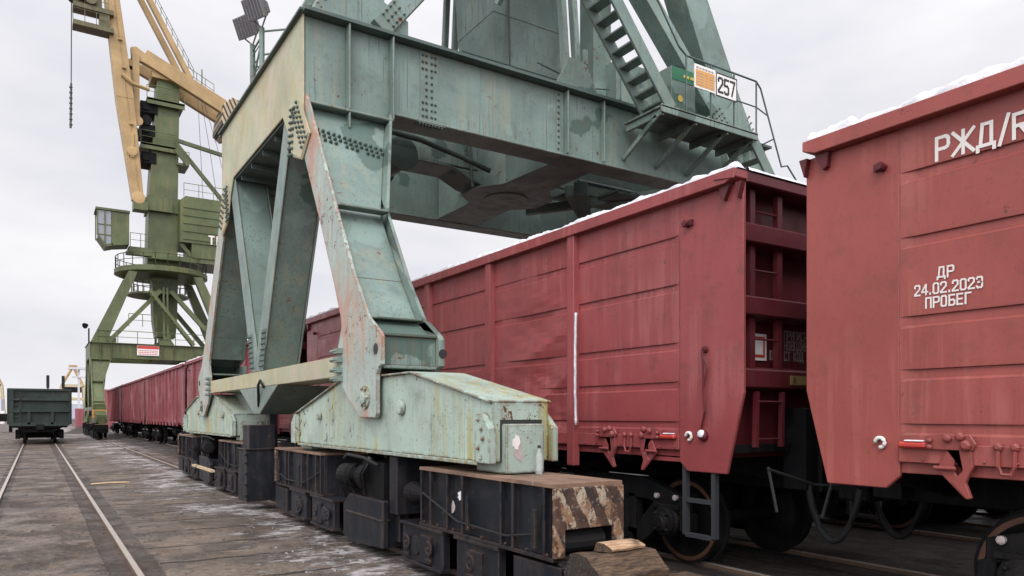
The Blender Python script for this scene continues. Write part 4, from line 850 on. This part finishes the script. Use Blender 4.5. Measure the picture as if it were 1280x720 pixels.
# floodlights on the side beam
for yy, zz in ((14.75, 8.92), (14.05, 8.95)):
    m = MB(); m.tube([(3.52, yy, 7.9), (3.52, yy, zz)], .05, 8); fl = m.build('floodlight_pole', M['crane'], near)
    m = MB(); c = Vector((3.42, yy-.06, zz+.30)); d = Vector((-.9,-.42,-.45)).normalized(); s_ = d.cross(Vector((0,0,1))).normalized(); u_ = s_.cross(d)
    def rg(k, w, h): return [c + d*k - s_*w - u_*h, c + d*k + s_*w - u_*h, c + d*k + s_*w + u_*h, c + d*k - s_*w + u_*h]
    m.loft(rg(.12,.235,.19), rg(-.02,.21,.165)); m.loft(rg(-.02,.19,.145), rg(-.2,.11,.085)); m.tube([(3.52,yy,zz), c+s_*.24-u_*.1, c+s_*.245], .016); m.tube([(3.52,yy,zz), c-s_*.24-u_*.1, c-s_*.245], .016)
    for k in range(5): q = -.16+.08*k; m.beam(c+s_*q+d*.125-u_*.18, c+s_*q+d*.125+u_*.18, .012, .012)
    lb = m.build('floodlight', M['lampbox'], near, fl, bevel=.012)
    m = MB(); m.loft(rg(.1245,.215,.17), rg(.1205,.215,.17)); m.build('floodlight_glass', M['lens'], near, fl)
m = MB(); m.tube([(3.52,14.75,8.8),(3.52,14.05,8.8)], .02); m.tube([(3.52,14.75,8.15),(3.52,14.05,8.75)], .018); m.tube([(3.52,14.05,8.88),(4.5,13.1,8.86)], .018); m.tube([(3.52,14.05,8.45),(4.4,13.1,8.43)], .018); m.tube([(3.52,14.75,8.5),(4.4,13.9,8.46)], .018); m.tube([(4.4,13.1,8.0),(4.4,13.1,8.86)], .018)
for k in range(4): m.tube([(3.52,14.75,8.1+.2*k),(3.52,14.05,8.1+.2*k)], .012)
m.build('floodlight_bracing', M['crane'], near)
# cable cabinet under the V
m = MB(); m.box(3.22, 3.80, 13.95, 14.6, .16, 1.12); m.box(3.28, 3.75, 14.0, 14.5, 1.12, 1.56)
for z in (.25,.45,.65,.85,1.0): m.tube([(3.20,13.93,z),(3.20,13.93,z+.05)], .03)
m.box(3.19, 3.83, 13.92, 14.63, 1.10, 1.13); m.box(3.7, 3.85, 14.2, 14.4, 1.12, 1.9); m.build('cable_cabinet', M['bogie'], near, bevel=.01)
m = MB(); m.tube([(3.48,13.75,2.25),(3.44,13.85,2.38),(3.44,14.0,2.3),(3.5,14.2,1.9)], .025); m.build('cable_loop', M['rubber'], near, smooth=True)

# small things lying at the crane's foot
def timber(name, pts, x0, x1, mats, label, cat, jag=.02):
    m = MB(); n = 14; sec = []
    for i in range(n+1):
        x = x0 + (x1-x0)*i/n; sec.append([(x, y + jag*mnoise.noise(Vector((x*4, y*7, z*5))), z + jag*mnoise.noise(Vector((x*5, y*6, z*9+3)))) for y, z in pts])
    for A, B in zip(sec[:-1], sec[1:]):
        k = len(A); m.add(A+B, [(i, (i+1) % k, k+(i+1) % k, k+i) for i in range(k)])
    m.mi = 1; m.add(sec[0], [list(range(len(pts)))]); m.add(sec[-1], [list(range(len(pts)-1,-1,-1))])
    return tag(m.build(name, mats, bevel=.008, loc=((x0+x1)/2, pts[0][0], pts[0][1])), label, cat)
def sub(pts, k=3):
    o = []
    for (a, b) in zip(pts, pts[1:]+pts[:1]):
        for i in range(k): o.append((a[0]+(b[0]-a[0])*i/k, a[1]+(b[1]-a[1])*i/k))
    return o
timber('timber_block', sub([(4.28,.36),(4.24,.52),(4.40,.66),(4.62,.66),(4.70,.50),(4.66,.36)]), 3.52, 4.22, [M['wood'], M['wood_end']], 'weathered timber block lying against the striped buffer of the bogie', 'timber')
timber('timber_chunk', sub([(4.40,.668),(4.38,.70),(4.47,.735),(4.56,.735),(4.60,.67)]), 3.74, 4.10, [M['wood_fresh'], M['wood']], 'pale freshly split wood chunk on top of the dark timber block', 'timber', .015)
timber('timber_baulk', sub([(4.14,.06),(4.14,.34),(4.72,.34),(4.72,.06)]), 3.45, 4.9, [M['wood'], M['wood_end']], 'long dark baulk of timber underneath the timber block', 'timber', .012)
def clear_mat():
    n = NT('clear_plastic'); n.b.inputs['Transmission Weight'].default_value = .8; n.b.inputs['IOR'].default_value = 1.2; return n.fin((.85,.88,.88), .12)
def splat(name, c, r, axis, mat, root, seed, sy=1.0):
    rnd = random.Random(seed); m = MB(); c = Vector(c); P = []
    for k in range(18):
        a = 2*math.pi*k/18; q = r*(.65 + .5*rnd.random()); P.append((q*math.cos(a), q*math.sin(a)*sy))
    m.prism([(c.y+u, c.z+v) for u, v in P] if axis == 'x' else [(c.x+u, c.z+v) for u, v in P], axis, (c.x if axis == 'x' else c.y)-.002, (c.x if axis == 'x' else c.y)+.001); return m.build(name, mat, root)
splat('paint_splash', (3.586, 6.52, .93), .055, 'x', M['white'], near, 1); splat('paint_splash', (3.586, 6.68, .80), .05, 'x', M['white_dim'], near, 2, 1.3)
splat('frost_patch', (3.83, 5.838, 1.42), .06, 'y', M['white_dim'], near, 4, 2.2)
splat('frost_patch', (3.81, 5.835, 1.48), .045, 'y', M['white'], near, 5, 1.6)
bt = thing('plastic_bottle', 'clear plastic bottle standing on the rusty bogie top against the mint rocker beam', 'bottle', (4.02, 5.76, 1.18))
m = MB(); m.lathe((4.02,5.76,1.18), (0,0,1), [(.030,0),(.034,.01),(.034,.08),(.031,.10),(.034,.12),(.034,.17),(.028,.20),(.013,.235),(.013,.25)], 16); m.build('bottle_body', clear_mat(), bt, smooth=True)
m = MB(); m.lathe((4.02,5.76,1.43), (0,0,1), [(.016,0),(.016,.025),(.014,.028)], 12); m.build('bottle_cap', M['black'], bt)
m = MB(); m.tube([(1.13,21.0,.03),(1.55,21.05,.045),(1.98,21.1,.03)], .028, 5); tag(m.build('wooden_lath', M['stick'], loc=(1.5,21,0)), 'long thin pale lath lying on the ground beside the bright rail', 'lath')
m = MB(); m.box(3.18, 3.26, 17.0, 19.4, .50, .55); tag(m.build('wooden_lath', M['stick'], loc=(3.2,18.2,.5)), 'short pale lath sticking out of the far crane bogie', 'lath')
M['dirty_snow'] = simple('dirty_snow', (.30,.28,.275), .9, 0, .35, 20)
# crumbs of snow and frozen mud
def crumbs(name, mat, n, fx, fy, smin, smax, label, seed):
    rnd = random.Random(seed); m = MB()
    for _ in range(n):
        x = fx(rnd); y = fy(rnd); s_ = smin + (smax-smin)*rnd.random()**3; z = gz(x, y)
        vs_ = []
        for a, b, c in ((-1,-1,-.3),(1,-1,-.3),(1,1,-.3),(-1,1,-.3),(-.6,-.5,.6),(.5,-.6,.5),(.6,.5,.7),(-.5,.6,.45)):
            vs_.append((x + s_*(a+rnd.uniform(-.35,.35)), y + s_*1.5*(b+rnd.uniform(-.35,.35)), z + s_*.7*(c+rnd.uniform(-.2,.2))))
        m.add(vs_, [(0,3,2,1),(4,5,6,7),(0,1,5,4),(1,2,6,5),(2,3,7,6),(3,0,4,7)])
    return kind(m.build(name, mat, loc=(2,10,0)), 'stuff', label)
crumbs('snow_crumbs', M['dirty_snow'], 140, lambda r: 3.35 - abs(r.gauss(0,.55)), lambda r: 7 + 16*r.random()**1.5, .004, .016, 'crumbs of dirty snow along the crane rail', 3)
M['clod'] = simple('frozen_mud', (.05,.04,.034), .9, 0, .4, 20)
crumbs('mud_clods', M['clod'], 900, lambda r: r.uniform(-1.5, 3.4), lambda r: 4 + 20*r.random()**1.6, .005, .028, 'clods of frozen mud and grit on the yard', 5)

# ------------------------------------------------------------------ far crane
FDY = 54.6; FZ = .93
far = thing('portal_crane', 'olive green portal crane with an ochre jib at the left, farther down the rails', 'port crane', (XC, YC+FDY, 0), 'portal cranes')
ftf = lambda p: Vector((p.x, p.y + FDY, p.z*FZ))
MG = dict(paint=M['green'], pale=M['green'], face=M['green'], primer=M['green'], dark=M['green'], bogie=M['under'], saddle=M['green'], tie=M['green'])
crane_portal(far, MG, ftf, False, 14.35)
FX, FY = XC, YC + FDY
RZF = 14.35*FZ + .56
# middle gallery, stair, railings
m = MB(); m.lathe((FX-.3, FY, 11.75), (0,0,1), [(2.4,0),(2.4,.15)], 16); m.build('gallery', M['green'], far)
m = MB()
def ringrail(z, r, n=24):
    pts = [(FX + r*math.cos(2*math.pi*k/n), FY + r*math.sin(2*math.pi*k/n), z) for k in range(n+1)]; railing(m, pts, 1.0, .035, 3)
ringrail(11.9, 2.3); ringrail(RZF, 3.5); railing(m, [(4,FY-2.9,7.45),(13.8,FY-2.9,7.45)], 1.0, .03, 1.4); railing(m, [(6.2,FY-2.6,8.9),(8.2,FY-2.6,8.9)], 1.0, .03, 1); m.build('railing', M['green'], far)
m = MB(); stair(m, (7.6,FY-2.9,11.8), (10.9,FY-3.0,7.5), (0,-1,0), .7, 14, .25); m.build('staircase', M['green'], far)
m = MB(); m.box(12.0,13.5,FY-3.4,FY-2.4,7.45,9.3); m.build('equipment_house', M['green'], far)
# slewing tower
m = MB()
def tring(cx, cy, z, hx, hy): return [(cx-hx,cy-hy,z),(cx+hx,cy-hy,z),(cx+hx,cy+hy,z),(cx-hx,cy+hy,z)]
m.loft(tring(FX-.1,FY,RZF,1.15,1.2), tring(FX,FY,20,1.1,1.1)); m.loft(tring(FX,FY,20,1.1,1.1), tring(FX+.45,FY,31,.84,.85))
m.box(FX-1.25, FX+1.3, FY-1.3, FY+1.3, 18.75, 20.0); m.box(FX-1.9, FX+.6, FY-1.6, FY-1.25, 18.7, 19.7); tw = m.build('tower', M['green'], far)
m = MB()
for z, a, b in ((27.9,-1.3,1.6),(24.1,-1.75,1.0)):
    if z < 25: m.build('tower_platform', M['green'], far); m = MB()
    m.box(FX+a, FX+b, FY-1.4, FY+1.4, z, z+.16); m.box(FX+a, FX+b, FY-1.4, FY-1.32, z-.3, z+.2); railing(m, [(FX+a,FY-1.4,z+.2),(FX+b,FY-1.4,z+.2)], 1.0, .03, 1.2)
m.box(FX+1.0, FX+1.95, FY-1.3, FY+1.0, 22.9, 23.1); m.beam((FX+.9,FY-1.4,24.2), (FX+1.9,FY-1.4,23.0), .12, .45); railing(m, [(FX+1.0,FY-1.3,23.1),(FX+1.95,FY-1.3,23.1)], 1.0, .03, .5); m.build('tower_platform', M['green'], far)
m = MB()
for z, w_ in ((22.7,1.2),(25.0,1.1),(26.9,1.3)):
    if z > 23: m.build('winch_gear', M['under'], far); m = MB()
    m.box(FX-1.75, FX-1.75+w_, FY-1.1, FY+.9, z, z+.9); m.box(FX-1.6, FX-1.1, FY-1.2, FY-1.1, z+.2, z+.6)
m.lathe((FX-1.3,FY-1.25,26.2), (0,1,0), [(.4,0),(.4,.3)], 14); m.build('winch_gear', M['under'], far)
m = MB(); m.beam((FX+.9,FY-.9,25.1), (FX+8.0,FY-.9,24.0), .26, .3); m.beam((FX+.9,FY-.9,24.9), (FX+7.6,FY-.9,17.2), .26, .3); m.build('machine_strut', M['green'], far)
m = MB(); m.box(FX+1.1, FX+8.6, FY-2.4, FY+2.2, 16.2, 19.7)
for k in range(5): m.box(FX+1.3, FX+8.4, FY-2.47, FY-2.40, 16.45+.66*k, 16.72+.66*k)
m.prism([(FX+1.1,19.7),(FX+8.6,19.7),(FX+8.4,20.1),(FX+1.5,20.1)], 'y', FY-2.3, FY+2.1); m.box(FX-1, FX+8.7, FY-2.2, FY+2.2, 14.6, 15.0); m.beam((FX+1.2,FY-2,16.1), (FX+2.2,FY-2,14.9), .2, .3); m.box(FX+2, FX+8.6, FY-2.3, FY+2.1, 15.0, 16.2); hs = m.build('machine_house', M['green'], far)
m = MB(); railing(m, [(FX+1.4,FY-2.2,20.1),(FX+8.4,FY-2.2,20.1)], 1.1, .026, 1.1); m.build('roof_railing', M['green'], far, hs)
m = MB(); letters(m, 'TR', (FX+3.35, FY-2.49, 16.30), UE, V, .62, .24, 1.05, .45); m.build('lettering', M['white'], far, hs)
# driver's cab on an arm
m = MB(); m.box(FX-2.7, FX-1.0, FY-2.2, FY-.6, 15.0, 15.4); m.box(FX-2.9, FX-1.0, FY-2.2, FY-1.6, 14.75, 15.0)
railing(m, [(FX-2.6,FY-2.2,15.4),(FX-1.1,FY-2.2,15.4)], 1.1, .026, .7); m.build('cab_arm', M['green'], far)
m = MB()
m.prism([(FX-4.0,15.15),(FX-2.75,15.35),(FX-2.75,17.85),(FX-4.0,18.0)], 'y', FY-3.0, FY-1.0); m.box(FX-5.1, FX-2.7, FY-3.1, FY-.9, 17.85, 18.02)
m.prism([(FX-4.95,15.8),(FX-4.4,15.0),(FX-3.9,15.15),(FX-3.9,15.3),(FX-4.35,15.16),(FX-4.85,15.85)], 'y', FY-3.0, FY-1.0)
for x, z0_ in ((FX-4.97,15.8),(FX-4.45,15.1)):
    for y in (FY-2.98, FY-1.02): m.box(x-.045, x+.045, y-.045, y+.045, z0_, 17.9)
for z in (15.9, 16.7): m.box(FX-4.98, FX-4.0, FY-3.0, FY-2.95, z, z+.06)
cb = m.build('cab', M['green'], far)
m = MB(); m.prism([(FX-4.92,17.84),(FX-4.85,15.85),(FX-4.35,15.2),(FX-4.02,15.3),(FX-4.02,17.84)], 'y', FY-2.94, FY-1.08); m.build('window', M['cabglass'], far, cb)
m = MB(); m.box(FX-4.5, FX-3.9, FY-2.2, FY-1.6, 15.5, 16.5); m.build('seat', M['under'], far, cb)
# jib, counterweight arm, stay, sheaves, hoist rope
def jsec(c, w, h): c = Vector(c); return [c+Vector((-w,-h,0)), c+Vector((w,-h,0)), c+Vector((w,h,0)), c+Vector((-w,h,0))]
J = [((FX-2.0, FY-1.5, 19.3), .42, .5), ((FX-2.95, FY-1.5, 27.3), .64, .7), ((FX-3.88, FY-1.5, 35.2), .53, .6), ((FX-4.5, FY-1.5, 40.5), .45, .5)]
m = MB()
for (c0,w0,h0), (c1,w1,h1) in zip(J[:-1], J[1:]): m.loft(jsec(c0,w0,h0), jsec(c1,w1,h1)); m.beam(Vector(c0)+Vector((.12,-h0-.02,0)), Vector(c1)+Vector((.12,-h1-.02,0)), .08, .06)
m.lathe((FX-1.98,FY-2.0,19.45), (0,-1,0), [(.5,0),(.5,.1),(.25,.12)], 18); m.lathe((FX-2.45,FY-2.15,23.1), (0,-1,0), [(.4,0),(.4,.1),(.2,.12)], 14)
m.beam((FX-2.45,FY-2.15,24.6), (FX-2.45,FY-2.15,22.6), .12, .3); m.box(FX-2.75, FX-2.15, FY-2.2, FY-2.1, 22.7, 22.85)
for z in (25.2, 29.6, 31.8): m.box(FX-2.9-.12*(z-27), FX-2.6-.12*(z-27), FY-2.35, FY-2.1, z, z+.15)
m.build('jib', M['ochre'], far, bevel=.03)
m = MB(); m.box(FX-2.35, FX-1.3, FY-2.1, FY-.9, 18.5, 19.2); m.build('jib_foot', M['green'], far)
m = MB(); m.tube([(FX-3.2,FY-2.3,29.1),(FX-2.4,FY-2.3,28.5),(FX-1.2,FY-2.2,28.35)], .15); m.build('jib_link', M['ochre'], far)
m = MB()
for off in (-1.45, .95):
    m.prism([(FX-2.45,31.0),(FX-2.5,31.85),(FX-2.1,32.0),(FX-1.45,31.6),(FX-1.25,31.95),(FX+4.95,29.2),(FX+5.2,28.5),(FX+4.9,27.9),(FX-.9,30.55),(FX-1.5,30.8)], 'y', FY+off, FY+off+.5)
m.box(FX-.9, FX+1.4, FY-1.2, FY+1.2, 29.9, 30.6); m.build('counterweight_arm', M['ochre'], far, bevel=.03)
for off in (-1.5, 1.1):
    m = MB(); m.loft(jsec((FX-2.05,FY+off,25.7),.2,.15), jsec((FX-2.15,FY+off,31.3),.26,.15)); m.lathe((FX-2.0,FY+off-.15,25.8), (0,-1,0), [(.38,0),(.38,.15)], 14); m.build('link_rod', M['ochre'], far)
def cw_mat():
    n = NT('striped_counterweight'); xyz = n.sepxyz(n.obj); s_ = n.math('LESS_THAN', n.math('FRACT', n.math('MULTIPLY', n.math('ADD', xyz[0], n.math('MULTIPLY', xyz[2], .45)), 2.6)), .42); return n.fin(n.mix(s_, (.40,.31,.19), (.025,.025,.025)), .6)
m = MB(); m.prism([(FX+4.6,28.6),(FX+5.3,29.35),(FX+6.6,29.0),(FX+6.8,27.3),(FX+5.0,26.4),(FX+4.4,26.9)], 'y', FY-2.0, FY+1.9); m.build('counterweight', cw_mat(), far, bevel=.05)
for off in (-1.1, .9):
    m = MB(); m.beam((FX+2.1,FY+off,30.4), (FX-2.3,FY+off,38.5), .5, .4); st_ = m.build('stay', M['ochre'], far)
m = MB(); railing(m, [(FX+2.35,FY-1.1,30.6),(FX-1.9,FY-1.1,38.4)], .75, .026, .9); m.build('stay_ladder', M['green'], far, st_)
m = MB(); railing(m, [(FX+1.9,FY-1.0,30.4),(FX+4.0,FY-1.0,29.4)], 1.1, .026, .7); m.tube([(FX+3.2,FY,30.0),(FX+3.2,FY,32)], .05); m.build('arm_railing', M['green'], far)
m = MB()
for z, a in ((32.1,-6.6),(33.5,-6.6)): m.box(FX+a, FX-3.8, FY-2.6, FY-1.3, z, z+.35); railing(m, [(FX+a,FY-2.6,z+.35),(FX-4.2,FY-2.6,z+.35)], .9, .026, .7)
m.box(FX-4.8, FX-4.1, FY-2.5, FY-1.5, 32.4, 33.5)
for dx, z, r in ((-6.0,34.6,.5),(-5.4,34.3,.42),(-5.7,35.3,.45)): m.lathe((FX+dx,FY-2.75,z), (0,1,0), [(r,0),(r*.7,.1),(r*.7,.2),(r,.3)], 18)
m.box(FX-6.5, FX-4.6, FY-2.3, FY-1.9, 33.9, 36.5); m.build('sheave_platform', M['olive_dark'], far)
m = MB(); m.tube([(FX-6.65,FY-1.5,36),(FX-6.68,FY-1.5,27.8)], .045); m.tube([(FX-6.68,FY-1.5,27.8),(FX-6.72,FY-1.5,24.3)], .09)
for k in range(8): m.lathe((FX-6.7,FY-1.5,27.4-.42*k), (0,0,1), [(.08,0),(.14,.1),(.08,.2)], 6)
m.build('hoist_rope', M['rope'], far)
m = MB(); m.lathe((FX-6.5,FY-2.2,34.4), (0,1,0), [(.5,0),(.5,.3)], 14); m.build('sheave', M['under'], far)
m = MB()
for x0_, x1_, z1_ in ((2.6,3.0,20.1),(2.8,4.2,20.1),(2.9,5.4,19.4)): m.tube([(FX+x0_,FY-1.3,29.5),(FX+(x0_+x1_)/2,FY-1.5,25),(FX+x1_,FY-1.6,z1_)], .02, 4)
m.build('luffing_rope', M['rope'], far)
# sign on the portal beam, hazard band on the leg, lamp
sg = flatbox('sign_board', 6.75, 8.35, 6.55, 7.35, FY-3.06, .03, M['signwhite'], far, None)
flatbox('red_band', 6.77, 8.33, 7.08, 7.33, FY-3.075, .012, M['signred'], far, sg)
m = MB()
for r_ in range(3):
    for k in range(12): m.box(6.85+.12*k, 6.85+.12*k+.08, FY-3.072, FY-3.061, 6.62+.14*r_, 6.69+.14*r_)
m.build('print_lines', M['signred'], far, sg)
m = MB(); m.box(3.45, 4.4, 8.25+FDY, 8.32+FDY, 1.55, 2.15); m.build('hazard_band', M['orange'], far)
m = MB(); m.tube([(3.4,11.4+FDY,7.4),(3.4,11.4+FDY,8.5)], .06); m.lathe((3.2,11.3+FDY,8.7), (-.6,-.6,-.3), [(.10,-.15),(.22,.1),(.23,.14)], 10); m.build('floodlight', M['under'], far)

# ------------------------------------------------------------------ dark wagon on the left track
DX, DY = .16, 52.0
dw = thing('gondola_wagon', 'dark green empty gondola wagon standing alone on the left track, seen end on', 'freight wagon', (DX, DY, 0))
m = MB(); m.box(DX-1.55, DX-1.47, DY, DY+13, 1.2, 3.25); m.box(DX+1.47, DX+1.55, DY, DY+13, 1.2, 3.25); m.box(DX-1.6, DX+1.6, DY-.02, DY+.12, 3.2, 3.32)
for s_ in (-1, 1): m.box(DX+s_*1.56-.06, DX+s_*1.56+.06, DY+.12, DY+13, 3.2, 3.32); [m.box(DX+s_*1.58-.05, DX+s_*1.58+.05, DY+1.5*k+.3, DY+1.5*k+.45, 1.2, 3.2) for k in range(9)]
m.build('side_wall', M['dkwagon'], dw)
m = MB(); m.box(DX-1.47, DX+1.47, DY+.1, DY+.16, 1.2, 3.2); ew = m.build('end_wall', M['dkwagon'], dw)
m = MB()
for z in (2.68, 2.0): m.prism([(DY+.1,z-.12),(DY-.06,z-.07),(DY-.06,z+.07),(DY+.1,z+.12)], 'x', DX-1.5, DX+1.5)
for x in (-.55, .62): m.box(DX+x-.07, DX+x+.07, DY-.05, DY+.1, 1.2, 1.94)
m.box(DX-1.5, DX+1.5, DY-.05, DY+.1, 1.1, 1.32); m.box(DX-1.5, DX-1.3, DY-.04, DY+.1, 1.3, 3.2)
for k in range(8): m.box(DX-1.28, DX-.95, DY-.06, DY-.03, 1.4+.24*k, 1.43+.24*k)
m.box(DX-.97, DX-.93, DY-.06, DY-.02, 1.3, 3.15); m.build('end_frame', M['dkwagon'], dw, ew)
m = MB(); m.box(DX-1.4, DX+1.4, DY+.1, DY+12.9, 1.0, 1.2); m.box(DX-.2, DX+.2, DY-.5, DY+.2, .9, 1.2); m.prism([(DX-1.3,1.1),(DX-.7,.72),(DX+.7,.72),(DX+1.3,1.1)], 'y', DY+.3, DY+.5); m.box(DX-1.0, DX+1.0, DY+1.9, DY+2.1, .35, .5); m.build('underframe', M['under'], dw)
for ya in (1.4, 3.25, 9.8, 11.6):
    m = MB()
    for s_ in (-1, 1): m.lathe((DX+s_*.79, DY+ya, .505), (-s_,0,0), wheel_prof(), 28); m.box(DX+s_*1.12-.12, DX+s_*1.12+.12, DY+ya-.35, DY+ya+.35, .32, .85)
    m.tube([(DX-.8,DY+ya,.505),(DX+.8,DY+ya,.505)], .09); m.build('wheelset', M['under'], dw)

# ------------------------------------------------------------------ far background
def pole(x, y, h, label, striped=True):
    t = thing('striped_mast', label, 'mast', (x, y, 0), 'masts beyond the dark wagon')
    m = MB(); m.tube([(x,y,0),(x,y,h*.72)], h*.018, 8); m.build('shaft', M['red_old'] if striped else M['bogie'], t)
    m = MB(); m.box(x-.5*h*.06, x+.5*h*.06, y-.3, y+.3, h*.72, h); m.build('head', M['bogie'], t)
def gantry(x, y, s, label):
    t = thing('gantry_crane', label, 'port crane', (x, y, 0), 'yellow gantry cranes on the horizon'); m = MB()
    for a in (-1, 1):
        for b in (-1, 1): m.beam((x+a*4.5*s, y+b*4*s, 0), (x+a*3.6*s, y+b*4*s, 13*s), .9*s, .9*s)
        m.beam((x-4*s, y+a*4*s, 8*s), (x+4*s, y+a*4*s, 8*s), .8*s, .9*s)
        m.beam((x-3.6*s, y+a*4*s, 13*s), (x+3.6*s, y+a*4*s, 13*s), .9*s, 1.1*s)
    m.build('frame', M['hazy_yellow'], t); m = MB()
    for b in (-1, 1):
        m.beam((x-3.6*s, y+b*2*s, 13*s), (x, y, 20*s), .7*s, .7*s); m.beam((x+3.6*s, y+b*2*s, 13*s), (x+.5*s, y, 20*s), .7*s, .7*s)
    m.box(x-1.2*s, x+1.6*s, y-1*s, y+1*s, 19.5*s, 21*s); m.build('apex', M['ochre'], t)
    m = MB(); m.box(x-3*s, x+3*s, y-2*s, y+2*s, 10.5*s, 12.6*s); m.build('trolley', M['bogie'], t)
gantry(-14.5, 330, 1.0, 'hazy yellow gantry crane left of the dark wagon'); gantry(11.5, 330, 1.0, 'hazy yellow gantry crane right of the dark wagon')
pole(-15.0, 300, 15.5, 'slender dark mast at the left edge beside a yellow gantry'); pole(3.2, 300, 15.5, 'slender striped mast rising behind the middle of the dark wagon'); pole(7.2, 280, 14.5, 'slender striped mast left of the right yellow gantry')
m = MB(); m.box(-34, -8, 240, 260, 0, 6.2); b_ = m.build('warehouse', simple('pale_cladding', (.55,.56,.62), .7), loc=(-20,250,0)); tag(b_, 'long pale warehouse on the horizon left of the dark wagon', 'building')
m = MB(); m.box(-9, 30, 400, 420, 0, 7); tag(m.build('warehouse', simple('grey_cladding', (.40,.42,.48), .7), loc=(10,410,0)), 'low grey warehouse on the horizon right of the dark wagon', 'building')
def cont(x, y, z, w, mat, label):
    m = MB(); m.box(x, x+w, y, y+2.4, z, z+2.6)
    for k in range(int(w/.5)): m.box(x+.15+.5*k, x+.4+.5*k, y-.06, y, z+.15, z+2.45)
    tag(m.build('shipping_container', mat, loc=(x+w/2, y+1.2, z)), label, 'container', 'containers behind the dark wagon')
M['pinkred'] = simple('faded_pink_red', (.27,.075,.09), .8); M['blue'] = simple('faded_blue', (.15,.19,.30), .7)  # the blue is paled, with distance haze put into its colour
cont(4.2, 110, 0, 4.5, M['pinkred'], 'faded pinkish red container on the ground right of the dark wagon'); cont(5.6, 112.5, 2.6, 4.0, M['pinkred'], 'faded pinkish red container, stacked topmost right of the dark wagon')
cont(-11.5, 180, 0, 6, M['signwhite'], 'white container left of the dark wagon'); cont(-10.5, 184, 2.6, 3.0, M['signwhite'], 'short white container stacked behind the long white one'); cont(-16.8, 170, 0, 3.6, M['pinkred'], 'red container at the left edge')
m = MB(); m.box(-9.5, -1.9, 90, 92.5, 1.1, 1.9); [m.box(-9+2.2*k, -8.7+2.2*k, 91, 91.4, 0, 1.1) for k in range(4)]; tag(m.build('loading_platform', M['under'], loc=(-5,91,0)), 'dark raised loading platform left of the dark wagon', 'platform')
def heap(x, y, r, h, label, mat):
    m = MB(); n = 28; P = []
    for i in range(13):
        row = []
        for k in range(n+1):
            a = 2*math.pi*(k % n)/n; q = r*i/12; z = h*(1-(i/12))**1.1 * (1 + .35*mnoise.noise(Vector((x+q*math.cos(a)*1.2, y+q*math.sin(a)*1.2, 1)))) if i < 12 else -.05
            row.append((x+q*math.cos(a)*(1+.2*mnoise.noise(Vector((math.cos(a)*2, math.sin(a)*2, 5)))), y+q*math.sin(a), z))
        P.append(row)
    m.grid(P); tag(m.build('scrap_heap', mat, smooth=False, loc=(x,y,0)), label, 'heap')
heap(-3.9, 52, 1.5, 1.3, 'low heap of rusty brown scrap at the left edge', M['rail_rust']); heap(4.0, 82, 2.0, .9, 'low snowy spoil heap right of the dark wagon', M['clod'])
m = MB(); m.beam((9.5,230,0), (9.5,230,14), .5, .5); m.box(7,12,229,231,14,14.6); m.box(8,11,229.5,230.5,11.8,12.2); tag(m.build('light_tower', simple('pale_steel', (.5,.5,.52), .6), loc=(9.5,230,0)), 'pale distant light tower between the olive crane leg and the red wagons', 'light mast')
